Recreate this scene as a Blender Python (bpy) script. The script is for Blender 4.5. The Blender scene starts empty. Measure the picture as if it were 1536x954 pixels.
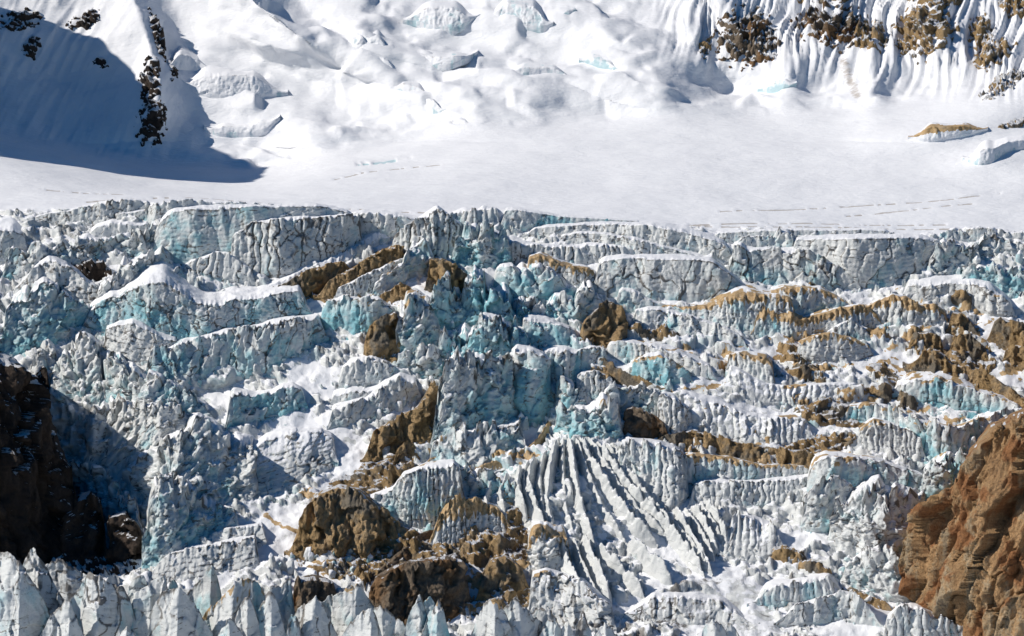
import bpy, math, time
import numpy as np
from mathutils import Vector, Matrix
T0 = time.time()
sc = bpy.context.scene
R = math.radians
# ------------------------------------------------------------------ camera
PITCH = 10.0; DIST = 1500.0; FPX = 3840.0; PW, PH = 1536, 954
CAM = np.array([0.0, -DIST, DIST*math.tan(R(PITCH))])
cam = bpy.data.cameras.new('Camera'); cam_o = bpy.data.objects.new('Camera', cam)
sc.collection.objects.link(cam_o); sc.camera = cam_o
cam_o.location = CAM; cam_o.rotation_euler = (R(90-PITCH), 0, 0)
cam.sensor_width = 36; cam.lens = 36*FPX/PW; cam.clip_start = 10; cam.clip_end = 9000
# ------------------------------------------------------------------ light
SUN = np.array([-0.79, -0.08, 0.60]); SUN /= np.linalg.norm(SUN)
EL = math.asin(SUN[2]); AZ = math.atan2(SUN[0], SUN[1])       # azimuth from +Y, clockwise positive
w = bpy.data.worlds.new('World'); sc.world = w; w.use_nodes = True
nt = w.node_tree; sky = nt.nodes.new('ShaderNodeTexSky'); sky.sky_type = 'NISHITA'; sky.sun_disc = False
sky.sun_elevation = EL; sky.sun_rotation = AZ; sky.altitude = 2500; sky.air_density = 1.2; sky.dust_density = 0.0; sky.ozone_density = 3.0
hs_ = nt.nodes.new('ShaderNodeHueSaturation'); hs_.inputs['Saturation'].default_value = 1.4; nt.links.new(sky.outputs[0], hs_.inputs['Color']); nt.links.new(hs_.outputs[0], nt.nodes['Background'].inputs[0]); nt.nodes['Background'].inputs[1].default_value = 0.065
sl = bpy.data.lights.new('sun', 'SUN'); sl.energy = 4.9; sl.angle = R(0.5); sl.color = (1.0, 0.935, 0.85)
so = bpy.data.objects.new('sun', sl); sc.collection.objects.link(so)
so.rotation_euler = Vector(SUN).to_track_quat('Z', 'Y').to_euler()
sc.view_settings.view_transform = 'Standard'; sc.view_settings.look = 'None'
sc.view_settings.exposure = -0.04; sc.view_settings.gamma = 1.0; sc.view_settings.use_curve_mapping = False
sc.cycles.max_bounces = 5; sc.cycles.diffuse_bounces = 3

# ------------------------------------------------------------------ numpy noise
_G = np.array([[1,1,0],[-1,1,0],[1,-1,0],[-1,-1,0],[1,0,1],[-1,0,1],[1,0,-1],[-1,0,-1],
               [0,1,1],[0,-1,1],[0,1,-1],[0,-1,-1],[1,1,0],[-1,1,0],[0,-1,1],[0,-1,-1]], np.float32)
def noise(p, seed=0):
    p = np.asarray(p, np.float32); i = np.floor(p).astype(np.int32); f = p-i
    u = f*f*f*(f*(f*6-15)+10); i = i.astype(np.uint32); out = 0
    sd = np.uint32((seed*7919+13) & 0xffffffff)
    for dx in (0, 1):
        wx = u[:, 0] if dx else 1-u[:, 0]
        for dy in (0, 1):
            wy = u[:, 1] if dy else 1-u[:, 1]
            for dz in (0, 1):
                wz = u[:, 2] if dz else 1-u[:, 2]
                h = (i[:, 0]+np.uint32(dx))*np.uint32(374761393) + (i[:, 1]+np.uint32(dy))*np.uint32(668265263) + (i[:, 2]+np.uint32(dz))*np.uint32(2147483647) + sd*np.uint32(97)
                h = (h ^ (h >> np.uint32(13)))*np.uint32(1274126177); h ^= h >> np.uint32(16)
                g = _G[h & np.uint32(15)]
                out = out + wx*wy*wz*(g[:, 0]*(f[:, 0]-dx)+g[:, 1]*(f[:, 1]-dy)+g[:, 2]*(f[:, 2]-dz))
    return out
def fbm(p, o=4, seed=0, gain=.5):
    a, s, t = 1.0, 0, 0
    for k in range(o):
        s = s+a*noise(p*(2.03**k), seed+k*11); t += a; a *= gain
    return s/t*1.6
def ridged(p, o=3, seed=0, gain=.5):
    a, s, t = 1.0, 0, 0
    for k in range(o):
        s = s+a*(1-2.2*np.abs(noise(p*(2.07**k), seed+k*17))); t += a; a *= gain
    return s/t
def sm(a, b, x):
    t = np.clip((x-a)/(b-a), 0, 1); return t*t*(3-2*t)
def hash1(k, seed=0):
    x = np.sin(np.asarray(k, np.float64)*127.1+seed*311.7)*43758.5453
    return x-np.floor(x)
def h2(i, j, seed):
    h = i.astype(np.uint32)*np.uint32(374761393)+j.astype(np.uint32)*np.uint32(668265263)+np.uint32((seed*1013904223+77) & 0xffffffff)
    h = (h ^ (h >> np.uint32(13)))*np.uint32(1274126177); h = (h ^ (h >> np.uint32(15)))*np.uint32(2246822519); h ^= h >> np.uint32(16)
    return h.astype(np.float32)/np.float32(4294967295.)
def worley(a, b, seed=0):                      # broken-block cells: border distance, three random numbers, offset from the cell's middle
    a, b = np.asarray(a, np.float32), np.asarray(b, np.float32); ia, ib = np.floor(a).astype(np.int64), np.floor(b).astype(np.int64)
    f1 = np.full(a.shape, 9, np.float32); f2 = f1.copy(); dx = np.zeros_like(f1); dy = dx.copy(); ci, cj = ia.copy(), ib.copy()
    for i in (-1, 0, 1):
        for j in (-1, 0, 1):
            x, y = ia+i, ib+j; qx, qy = a-(x+.12+.76*h2(x, y, seed)), b-(y+.12+.76*h2(x, y, seed+1)); d = np.sqrt(qx*qx+qy*qy)
            m = d < f1; f2 = np.where(m, f1, np.minimum(f2, d)); f1 = np.where(m, d, f1)
            dx, dy, ci, cj = np.where(m, qx, dx), np.where(m, qy, dy), np.where(m, x, ci), np.where(m, y, cj)
    return f2-f1, h2(ci, cj, seed+2), h2(ci, cj, seed+3), h2(ci, cj, seed+4), dx, dy
def facets(a, b, seed, tilt=2.2):
    e, r1, r2, r3, dx, dy = worley(a, b, seed)
    return (r1-.5)*1.3+(r2-.5)*tilt*dx+(r3-.5)*tilt*.7*dy, e, r1
def P2(a, b, c): return np.stack([np.ravel(a), np.ravel(b), np.ravel(c)], 1).astype(np.float32)

# ------------------------------------------------------------------ pixel rays <-> world
cp, sp = math.cos(R(PITCH)), math.sin(R(PITCH))
def elev(v): b = -(np.asarray(v, float)-PH/2)/FPX; return (b*cp-sp)/(cp+b*sp)     # dz/dy of a ray
def unproj(u, v, Y):
    u = np.asarray(u, float); b = -(np.asarray(v, float)-PH/2)/FPX
    t = (np.asarray(Y)+DIST)/(cp+b*sp)
    return np.stack([t*(u-PW/2)/FPX, np.asarray(Y)+0*t, CAM[2]+t*(b*cp-sp)], -1)
def interp(x, xs, ys): return np.interp(x, xs, ys)

# ------------------------------------------------------------------ the large form of the land
G0, G1, GS = -240.0, 1780.0, 2.5
V0, V1 = -150.0, 1090.0
us = np.arange(G0, G1, GS); vs = np.concatenate([np.arange(V0, 214, 2.1), np.arange(214, 352, 1.15), np.arange(352, V1, 2.35)])
vfine = np.arange(-420, 1300, 1.0)
slope = np.interp(vfine, [-420, 0, 120, 185, 205, 322, 338, 420, 600, 800, 900, 954, 1300],
                         [34, 34, 31, 22, 6.0, 4.5, 24, 27, 29, 25, 20, 16, 12])
Yc = np.zeros_like(vfine); i0 = int(477+420); ev = elev(vfine)
for k in range(i0-1, -1, -1):
    Yc[k] = Yc[k+1]+(Yc[k+1]+DIST)*(ev[k]-ev[k+1])/(math.tan(R(slope[k]))-ev[k])
for k in range(i0+1, len(vfine)):
    Yc[k] = Yc[k-1]-(Yc[k-1]+DIST)*(ev[k-1]-ev[k])/(math.tan(R(slope[k]))-ev[k])
brink_u, brink_v = [-300, 0, 250, 500, 700, 900, 1200, 1536, 1900], [318, 312, 309, 318, 326, 336, 345, 352, 356]
foot_u, foot_v = [-300, 0, 200, 380, 480, 700, 1000, 1150, 1300, 1420, 1536, 1900], [150, 205, 248, 262, 235, 203, 178, 176, 168, 150, 128, 90]
U, V = np.meshgrid(us, vs)
bk = np.interp(U, brink_u, brink_v); ft = np.interp(U, foot_u, foot_v)
VE = np.where(V > bk, 332+(V-bk)*(1300-332)/(1300-bk), np.where(V > ft, 205+(V-ft)*(332-205)/(bk-ft), V+(205-ft)*np.clip((V+420)/(ft+420), 0, 1)))
Y = np.interp(VE, vfine, Yc)
def blur(a, n, ax):
    k = np.ones(n)/n
    return np.apply_along_axis(lambda r: np.convolve(np.pad(r, n//2, mode='edge'), k, 'valid')[:len(r)], ax, a)
Y = blur(blur(Y, 9, 0), 41, 1)
def bump(u, v, ru, rv, ang, amp, p=2.0):                # swelling of the land towards the valley
    global Y
    c, s = math.cos(R(ang)), math.sin(R(ang)); a, b = U-u, V-v
    x, y = (a*c+b*s)/ru, (-a*s+b*c)/rv
    Y = Y-amp*np.exp(-(x*x+y*y)**(p/2)*1.2)
def ridge_line(pts, wl, wr, amp, fade=70):                       # a spur: sharp crest, unequal sides
    global Y
    p = np.array(pts, float); best = np.full(U.shape, 1e9); sg = np.zeros(U.shape)
    for (a, b) in zip(p[:-1], p[1:]):
        d = b-a; L = d@d; t = np.clip(((U-a[0])*d[0]+(V-a[1])*d[1])/L, 0, 1)
        dx, dy = U-(a[0]+t*d[0]), V-(a[1]+t*d[1]); dist = np.hypot(dx, dy)
        side = d[0]*dy-d[1]*dx; m = dist < best
        best = np.where(m, dist, best); sg = np.where(m, side, sg)
    wd = np.where(sg > 0, wl, wr)
    q = np.clip(1-best/wd, 0, 1); Y = Y-amp*(q*q*(1.6-.6*q))*sm(p[-1, 1], p[-1, 1]-fade, V)
# mountain relief
ridge_line([(150, -160), (195, -20), (222, 60), (240, 120), (232, 180), (222, 232)], 120, 60, 36)
ridge_line([(290, -150), (345, -40), (385, 5), (430, 40), (470, 70), (540, 110)], 130, 42, 52, 60)
ridge_line([(20, -150), (70, -30), (100, 30)], 70, 70, 16)
bump(470, 200, 80, 42, 10, 26); bump(350, 150, 80, 30, 8, 14)
bump(330, 95, 70, 22, 10, 12); bump(700, 160, 120, 50, 15, 24); bump(800, 120, 90, 40, 12, 20)
bump(940, 100, 90, 48, 25, 26); bump(1000, 120, 40, 40, 30, 22); bump(660, 80, 80, 26, 8, 18); bump(560, 70, 60, 40, 35, 20)
bump(760, 30, 110, 30, 5, 18); bump(880, 40, 90, 30, 15, 16)
bump(1375, 200, 100, 32, -8, 22); bump(1500, 160, 110, 40, -14, 26); bump(1490, 235, 70, 20, -12, 12)
bump(1310, 125, 34, 62, 0, 26, 1.3); bump(1185, 105, 44, 46, 0, 24, 1.4); bump(30, 250, 180, 42, 14, 26)
bump(1110, 140, 60, 30, 20, -26); bump(100, 130, 90, 60, 10, -16)
bump(1090, 25, 30, 90, -18, 18, 1.3); bump(1250, 20, 26, 70, 8, 18, 1.3); bump(1400, 30, 40, 90, -10, 22, 1.3); bump(1040, 40, 24, 80, -14, 18, 1.3)
for a in ((610, 30, 70, 20, 6, 12), (700, 100, 70, 22, 10, 12), (770, 140, 60, 22, 10, 10), (830, 70, 60, 18, 10, 12), (900, 130, 60, 20, 20, 12), (960, 60, 50, 22, 20, 14), (560, 110, 40, 18, 30, 12), (660, 130, 46, 14, 20, 9), (520, 40, 40, 24, 40, 14), (440, 90, 60, 18, 25, 10), (380, 60, 60, 16, 20, 12), (980, 30, 40, 20, 20, 12), (420, 20, 50, 20, 30, 14), (300, 60, 36, 14, 10, 9)): bump(a[0], a[1], a[2]*1.7, a[3]*.9, a[4], a[5]*.75, 3.0)
# icefall relief: gorges and hollows
bump(70, 740, 150, 130, 0, -55); bump(1400, 855, 38, 70, -20, -45); bump(640, 470, 150, 60, 0, 12)
bump(870, 690, 130, 110, 0, 16); bump(330, 590, 90, 26, -10, -16); bump(800, 620, 50, 60, 0, -14)
bump(250, 700, 70, 90, 0, 14); bump(1050, 570, 160, 40, 12, 10)
Ybase = Y.copy()
P = unproj(U, V, Y)
def grid_normals(P):
    du = np.gradient(P, axis=1); dv = np.gradient(P, axis=0)
    n = np.cross(dv, du); n /= np.linalg.norm(n, axis=-1, keepdims=True)+1e-9
    return np.where(n[..., 1:2]*0+np.sign(-(n[..., 1:2])*1+1e-6) > 0, n, -n) if False else n
N0 = grid_normals(P)
if N0[..., 2].mean() < 0: N0 = -N0
pf = P.reshape(-1, 3).astype(np.float32); shp = U.shape
ice = sm(330, 345, VE); mtn = sm(206, 185, VE); plain = 1-np.clip(ice+mtn, 0, 1)
right_f = sm(960, 1060, U)*sm(150, 60, V+0.09*(1300-U))      # ribbed snow face, upper right
def on(mask, fn, p, *a):
    k = mask.ravel() > 1e-4; out = np.zeros(len(p), np.float32); out[k] = fn(p[k], *a); return out
d = mtn*(on(mtn, fbm, pf/60, 3, 1).reshape(shp)*5+on(mtn, fbm, pf/14, 3, 2).reshape(shp)*.45)
d += plain*(on(plain, fbm, pf*np.array([1/90, 1/60, 1/60], np.float32), 3, 3).reshape(shp)*1.6+on(plain, fbm, pf*np.array([1/14, 1/9, 1/9], np.float32), 2, 5).reshape(shp)*.18)
rib_u = (U+0.22*V+14*on(right_f, fbm, P2(U/90, V/90, 0*U), 2, 8).reshape(shp))
rb = on(right_f, ridged, P2(rib_u/17, V/150, 0*U), 2, 9).reshape(shp)
d += right_f*(rb*7.5+on(right_f, ridged, P2(rib_u/6.5, V/60, 0*U+2), 2, 19).reshape(shp)*1.8)
d += mtn*sm(330, 120, U)*on(mtn, ridged, P2((U+.5*V)/22, V/130, 0*U+3), 2, 12).reshape(shp)*1.8
f1_ = facets((P[..., 0]+10*on(mtn, fbm, pf/50, 2, 71).reshape(shp))/62, (P[..., 1]*.5+P[..., 2]*.86+.25*P[..., 0]+6*on(mtn, fbm, pf/40, 2, 72).reshape(shp))/24, 73, 2.6)[0]; f1_ = blur(blur(f1_, 5, 0), 5, 1)
f2_ = facets((P[..., 0]+5*on(mtn, fbm, pf/20, 2, 74).reshape(shp))/24, (P[..., 1]*.5+P[..., 2]*.86+.2*P[..., 0])/9, 75, 2.4)[0]; f2_ = blur(blur(f2_, 3, 0), 3, 1)
broken = sm(.0, .25, on(mtn, fbm, pf/70, 2, 76).reshape(shp)+.1)
d += mtn*(1-right_f)*sm(290, 400, U)*(f1_*5.5+f2_*2.0*broken)
d += mtn*(1-right_f)*sm(300, 420, U)*(np.clip(on(mtn, fbm, pf*np.array([1/70, 1/40, 1/26], np.float32), 2, 21).reshape(shp), -.05, .5)*4+on(mtn, ridged, pf*np.array([1/55, 1/60, 1/22], np.float32), 2, 22).reshape(shp)*1.6)
sl_ = pf[:, 1]*.88+pf[:, 2]*.47; wx, wy = on(ice, fbm, pf/9, 2, 14)*6, on(ice, fbm, pf/9, 2, 19)*6
b1 = facets((pf[:, 0]+wx)/11, (sl_+wy)/8, 3)[0].reshape(shp); b2, e2, _ = facets((pf[:, 0]+wx*.5)/4.2, (sl_+wy*.5)/3.4, 5); b2 = b2.reshape(shp)
calm = sm(.05, .3, on(ice, fbm, pf/34, 3, 18).reshape(shp)+.25*sm(420, 330, np.abs(U-430)*2.6+np.abs(V-740))+.5*np.exp(-((U-1090)/190)**2-((V-915)/48)**2))
d += ice*((1-.85*calm)*(b1*3.4+b2*1.5+on(ice, fbm, pf/2.4, 2, 16).reshape(shp)*.6)+on(ice, fbm, pf/22, 3, 15).reshape(shp)*3+on(ice, ridged, pf/6, 2, 17).reshape(shp)*.5+(1-.7*calm)*np.clip(on(ice, ridged, np.stack([(pf[:, 0]+wx)/34, (sl_+.25*pf[:, 0]+wy)/9, 0*sl_], 1), 3, 61).reshape(shp), -.2, 1)*3.2)
Pd = P+N0*d[..., None]
N1 = grid_normals(Pd)
if N1[..., 2].mean() < 0: N1 = -N1
def samp(A, u, v):
    x = np.clip((np.asarray(u, float)-G0)/GS, 0, len(us)-1.001); y = np.clip(np.interp(np.asarray(v, float), vs, np.arange(len(vs))), 0, len(vs)-1.001)
    i, j = x.astype(int), y.astype(int); fx, fy = x-i, y-j
    if A.ndim == 3: fx, fy = fx[..., None], fy[..., None]
    return (A[j, i]*(1-fx)+A[j, i+1]*fx)*(1-fy)+(A[j+1, i]*(1-fx)+A[j+1, i+1]*fx)*fy
def ybase(u, v): return samp(Ybase, u, v)

def project(p):
    q = p-CAM[None]; t = q[:, 1]*cp-q[:, 2]*sp; return PW/2+q[:, 0]/t*FPX, PH/2-(q[:, 1]*sp+q[:, 2]*cp)/t*FPX
ZONES = [(600, 800, 170, 75, 1.0), (560, 425, 110, 50, .55), (1330, 580, 260, 120, .75), (1180, 670, 150, 40, .8), (960, 560, 110, 60, .6), (720, 690, 90, 40, .6), (700, 860, 120, 50, .8), (1430, 480, 140, 60, .6)]
def debris(p, seed=5):                                   # where rock debris melts out of the ice, in slanting streaks along the flow bands
    u, v = project(p); wt = 0
    for a, b_, ru, rv, w_ in ZONES: wt = np.maximum(wt, w_*np.exp(-((u-a)/ru)**2-((v-b_)/rv)**2))
    sgn = np.where(u < 760, -.35, .2); q = np.stack([(p[:, 0])/30, p[:, 1]/16, (p[:, 2]-sgn*p[:, 0])/5], 1)
    return sm(.12, .34, fbm(q, 3, seed)*.9+fbm(p.astype(np.float32)/3, 2, seed+3)*.25+.62*wt-.34)*sm(.08, .3, wt)
# ------------------------------------------------------------------ materials
def nd(t, ty, **kw):
    n = t.nodes.new(ty)
    for k, v in kw.items(): setattr(n, k, v)
    return n
def tex(t, scale, detail=4, rough=.55, stretch=None, rot=None):
    g = nd(t, 'ShaderNodeNewGeometry'); n = nd(t, 'ShaderNodeTexNoise')
    n.inputs['Scale'].default_value = scale; n.inputs['Detail'].default_value = detail; n.inputs['Roughness'].default_value = rough
    if stretch or rot:
        m = nd(t, 'ShaderNodeMapping')
        if stretch: m.inputs['Scale'].default_value = stretch
        if rot: m.inputs['Rotation'].default_value = rot
        t.links.new(g.outputs['Position'], m.inputs[0]); t.links.new(m.outputs[0], n.inputs['Vector'])
    else: t.links.new(g.outputs['Position'], n.inputs['Vector'])
    return n.outputs['Fac']
def mth(t, op, a, b=None, c=None):
    n = nd(t, 'ShaderNodeMath', operation=op)
    for i, x in enumerate((a, b, c)):
        if x is None: continue
        if isinstance(x, (int, float)): n.inputs[i].default_value = x
        else: t.links.new(x, n.inputs[i])
    return n.outputs[0]
def step(t, x, lo, hi):
    n = nd(t, 'ShaderNodeMapRange', interpolation_type='SMOOTHSTEP')
    t.links.new(x, n.inputs[0]); n.inputs[1].default_value = lo; n.inputs[2].default_value = hi
    return n.outputs[0]
def mix(t, f, a, b):
    n = nd(t, 'ShaderNodeMix', data_type='RGBA')
    if isinstance(f, (int, float)): n.inputs[0].default_value = f
    else: t.links.new(f, n.inputs[0])
    for i, x in ((6, a), (7, b)):
        if isinstance(x, tuple): n.inputs[i].default_value = (*x, 1)
        else: t.links.new(x, n.inputs[i])
    return n.outputs[2]
SNOW = (0.84, 0.85, 0.87)
def begin(name):
    m = bpy.data.materials.new(name); m.use_nodes = True; t = m.node_tree
    b = t.nodes['Principled BSDF']; a = nd(t, 'ShaderNodeAttribute', attribute_name='mask')
    s = nd(t, 'ShaderNodeSeparateColor'); t.links.new(a.outputs['Color'], s.inputs[0])
    return m, t, b, s.outputs[0], s.outputs[1], s.outputs[2], a.outputs['Alpha']
def finish(t, b, col, h, dist, strength, rough, spec=.3):
    t.links.new(col, b.inputs['Base Color'])
    bp = nd(t, 'ShaderNodeBump'); bp.inputs['Distance'].default_value = dist; bp.inputs['Strength'].default_value = strength
    t.links.new(h, bp.inputs['Height']); t.links.new(bp.outputs[0], b.inputs['Normal'])
    if isinstance(rough, float): b.inputs['Roughness'].default_value = rough
    else: t.links.new(rough, b.inputs['Roughness'])
    b.inputs['Specular IOR Level'].default_value = spec
def rock_ramp(t, f, cols):
    r = nd(t, 'ShaderNodeValToRGB'); e = r.color_ramp.elements
    e[0].position, e[0].color = cols[0][0], (*cols[0][1], 1); e[1].position, e[1].color = cols[-1][0], (*cols[-1][1], 1)
    for p, c in cols[1:-1]:
        k = e.new(p); k.color = (*c, 1)
    t.links.new(f, r.inputs[0]); return r.outputs[0]
BROWN = [(.25, (.15, .105, .066)), (.40, (.37, .25, .12)), (.53, (.50, .345, .18)), (.75, (.45, .36, .25))]
def ice_material():
    m, t, b, snow, dirt, blue, brown = begin('glacier_ice')
    n1, n2, n3 = tex(t, .09, 4), tex(t, .5, 5, .6), tex(t, 1.6, 4, .65)
    nst = tex(t, .12, 5, .6, (1, 1, 6))
    bl = step(t, mth(t, 'ADD', blue, mth(t, 'MULTIPLY', mth(t, 'SUBTRACT', n1, .5), 1.1)),   .40, 1.15)
    c = mix(t, bl, (.62, .635, .625), (.20, .46, .52))
    c = mix(t, mth(t, 'MULTIPLY', step(t, n2, .55, .8), .6), c, (.70, .73, .73))
    c = mix(t, mth(t, 'MULTIPLY', step(t, nst, .56, .66), .5), c, (.30, .33, .33))
    dd = step(t, mth(t, 'ADD', dirt, mth(t, 'MULTIPLY', mth(t, 'SUBTRACT', n2, .5), .8)), .3, .85)
    c = mix(t, mth(t, 'MULTIPLY', dd, .88), c, (.125, .112, .10))
    vn = nd(t, 'ShaderNodeTexVoronoi', feature='DISTANCE_TO_EDGE'); vg = nd(t, 'ShaderNodeNewGeometry'); vm = nd(t, 'ShaderNodeMapping'); vm.inputs['Scale'].default_value = (.16, .16, .24); vm.inputs['Rotation'].default_value = (.2, .35, .3)
    va = nd(t, 'ShaderNodeVectorMath', operation='ADD'); nn = nd(t, 'ShaderNodeTexNoise'); nn.inputs['Scale'].default_value = .35; t.links.new(vg.outputs[0], nn.inputs['Vector']); vs_ = nd(t, 'ShaderNodeVectorMath', operation='SCALE'); vs_.inputs['Scale'].default_value = 6.; t.links.new(nn.outputs['Color'], vs_.inputs[0])
    t.links.new(vg.outputs['Position'], va.inputs[0]); t.links.new(vs_.outputs[0], va.inputs[1]); t.links.new(va.outputs[0], vm.inputs[0]); t.links.new(vm.outputs[0], vn.inputs['Vector'])
    c = mix(t, mth(t, 'MULTIPLY', mth(t, 'MULTIPLY', step(t, vn.outputs['Distance'], .028, .0), step(t, n1, .5, .64)), .75), c, (.14, .13, .12))
    br = step(t, mth(t, 'ADD', brown, mth(t, 'MULTIPLY', mth(t, 'SUBTRACT', n2, .5), 1.1)), .42, .58)
    c = mix(t, br, c, rock_ramp(t, n2, BROWN))
    sn = step(t, mth(t, 'ADD', snow, mth(t, 'MULTIPLY', mth(t, 'SUBTRACT', n2, .5), .9)), .42, .6)
    c = mix(t, sn, c, SNOW)
    h = mth(t, 'ADD', n3, mth(t, 'MULTIPLY', n2, 1.6))
    finish(t, b, c, h, .55, .55, mth(t, 'ADD', .45, mth(t, 'MULTIPLY', sn, .35)))
    return m
def snow_material():
    m, t, b, snow, dirt, blue, brown = begin('wind_packed_snow')
    n1 = tex(t, .03, 4); n2 = tex(t, .22, 5, .62, (.5, 1.3, 1.3), (0, 0, .5)); n3 = tex(t, .55, 4, .65, (.4, 1.5, 1.5), (0, 0, .4))
    c = mix(t, step(t, n1, .35, .7), (.80, .81, .835), SNOW)
    bl = step(t, mth(t, 'ADD', blue, mth(t, 'MULTIPLY', mth(t, 'SUBTRACT', n2, .5), .8)), .4, .8)
    c = mix(t, bl, c, (.45, .60, .64))
    dd = step(t, mth(t, 'ADD', dirt, mth(t, 'MULTIPLY', mth(t, 'SUBTRACT', n2, .5), .9)), .5, .85)
    c = mix(t, mth(t, 'MULTIPLY', dd, .75), c, (.36, .31, .26))
    br = step(t, mth(t, 'ADD', brown, mth(t, 'MULTIPLY', mth(t, 'SUBTRACT', n2, .5), 1.2)), .45, .6)
    c = mix(t, br, c, rock_ramp(t, n2, BROWN))
    finish(t, b, c, mth(t, 'ADD', n3, mth(t, 'MULTIPLY', n2, 1.8)), 1.2, .42, .75, .2)
    return m
def rock_material(name, cols, alt, grain=(1, .35, .22)):
    m, t, b, snow, dirt, blue, brown = begin(name)
    n1 = tex(t, .10, 5, .6, grain); n2 = tex(t, .6, 5, .65); n3 = tex(t, 1.8, 4, .7, (1, .5, .4)); n0 = tex(t, .055, 4)
    c = rock_ramp(t, mth(t, 'ADD', mth(t, 'MULTIPLY', n1, .65), mth(t, 'MULTIPLY', n2, .35)), cols)
    c = mix(t, step(t, n0, .5, .6), c, mix(t, n2, alt, tuple(x*.5 for x in alt)))
    c = mix(t, mth(t, 'MULTIPLY', step(t, dirt, .4, .95), .6), c, (.05, .042, .036))
    vn = nd(t, 'ShaderNodeTexVoronoi', feature='DISTANCE_TO_EDGE'); vg = nd(t, 'ShaderNodeNewGeometry'); vm = nd(t, 'ShaderNodeMapping'); vm.inputs['Scale'].default_value = (.28, .09, .075); vm.inputs['Rotation'].default_value = (.1, .3, .2)
    va = nd(t, 'ShaderNodeVectorMath', operation='ADD'); nn = nd(t, 'ShaderNodeTexNoise'); nn.inputs['Scale'].default_value = .3; nn.inputs['Detail'].default_value = 4; t.links.new(vg.outputs[0], nn.inputs['Vector']); vs_ = nd(t, 'ShaderNodeVectorMath', operation='SCALE'); vs_.inputs['Scale'].default_value = 7.; t.links.new(nn.outputs['Color'], vs_.inputs[0])
    t.links.new(vg.outputs['Position'], va.inputs[0]); t.links.new(vs_.outputs[0], va.inputs[1]); t.links.new(va.outputs[0], vm.inputs[0]); t.links.new(vm.outputs[0], vn.inputs['Vector'])
    jt = step(t, vn.outputs['Distance'], .0, .045); c = mix(t, mth(t, 'MULTIPLY', mth(t, 'SUBTRACT', 1., jt), .55), c, (.05, .04, .033))
    sn = step(t, mth(t, 'ADD', snow, mth(t, 'MULTIPLY', mth(t, 'SUBTRACT', n2, .5), 1.0)), .46, .58)
    c = mix(t, sn, c, SNOW)
    finish(t, b, c, mth(t, 'ADD', mth(t, 'ADD', n3, mth(t, 'MULTIPLY', n2, 2)), mth(t, 'MULTIPLY', jt, 1.1)), 1.3, .85, .85, .2)
    return m
M_ICE = ice_material(); M_SNOW = snow_material()
M_BROWN = rock_material('tan_brown_rock', BROWN, (.31, .27, .21))
M_ORANGE = rock_material('orange_rust_rock', [(.28, (.12, .085, .055)), (.40, (.38, .23, .115)), (.50, (.48, .30, .15)), (.58, (.46, .35, .22)), (.75, (.28, .24, .19))], (.46, .22, .095), (1.3, .3, .12))
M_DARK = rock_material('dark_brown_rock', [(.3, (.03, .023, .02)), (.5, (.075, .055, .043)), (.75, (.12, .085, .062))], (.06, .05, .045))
M_GREY = rock_material('grey_brown_rock', [(.3, (.09, .072, .058)), (.5, (.23, .18, .13)), (.75, (.32, .25, .18))], (.34, .20, .10))

# ------------------------------------------------------------------ mesh helpers
def mesh_from(name, co, faces, mat, mask=None, smooth=True):
    me = bpy.data.meshes.new(name); faces = np.asarray(faces, np.int32); n = faces.shape[1]
    me.vertices.add(len(co)); me.vertices.foreach_set('co', np.ascontiguousarray(co, np.float32).ravel())
    me.loops.add(faces.size); me.loops.foreach_set('vertex_index', faces.ravel())
    me.polygons.add(len(faces)); me.polygons.foreach_set('loop_start', np.arange(0, faces.size, n, dtype=np.int32))
    me.update(calc_edges=True)
    if smooth: me.polygons.foreach_set('use_smooth', np.ones(len(faces), bool))
    if mask is not None:
        a = me.attributes.new('mask', 'FLOAT_COLOR', 'POINT'); a.data.foreach_set('color', np.ascontiguousarray(np.clip(mask, 0, 1), np.float32).ravel())
    me.materials.append(mat); return me
def add(name, me, parent=None, **props):
    o = bpy.data.objects.new(name, me); sc.collection.objects.link(o)
    if parent is not None: o.parent = parent
    for k, v in props.items(): o[k] = v
    return o
def quads(nr, nc):
    i = np.arange(nr*nc).reshape(nr, nc)
    return np.stack([i[:-1, :-1], i[1:, :-1], i[1:, 1:], i[:-1, 1:]], -1).reshape(-1, 4)
def compact(co, mask, faces):
    used = np.unique(faces); mp = np.full(len(co), -1); mp[used] = np.arange(len(used))
    return co[used], mask[used], mp[faces]
def split_add(name, co, mask, faces, mat, parent=None, **pr):
    c, m, f = compact(co, mask, faces); return add(name, mesh_from(name, c, f, mat, m), parent, **pr)

# ------------------------------------------------------------------ the ground in three sheets
nz = N1[..., 2]
nA = on(ice, fbm, pf/9, 3, 31).reshape(shp); nB = on(ice, fbm, pf/35, 3, 32).reshape(shp)
grit = np.exp(-((U-1090)/210)**2-((V-915)/55)**2); snow_i = np.maximum(sm(.66, .86, nz+.10*nB+.02), calm*sm(.5, .7, nz))*(1-.75*grit*sm(-.25, .1, nA))
mk = np.zeros(shp+(4,), np.float32)
mk[..., 0] = np.where(ice > .5, snow_i, 1)
mor = sm(-.15, .3, nB+.3*nA)*sm(930, 700, np.abs(U-1060)*3)*sm(845, 880, V)      # grey grit on the low glacier, lower right
mk[..., 1] = ice*np.clip(sm(.1, .5, nA)*.55+mor*.45, 0, 1)
mk[..., 2] = ice*np.clip(.35+.5*nB+.25*np.exp(-(((U-740)/160)**2+((V-540)/110)**2))-.45*sm(760, 860, V), 0, 1)
mk[..., 3] = ice*on(ice, debris, pf).reshape(shp); mk[..., 0] *= 1-.85*mk[..., 3]
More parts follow.
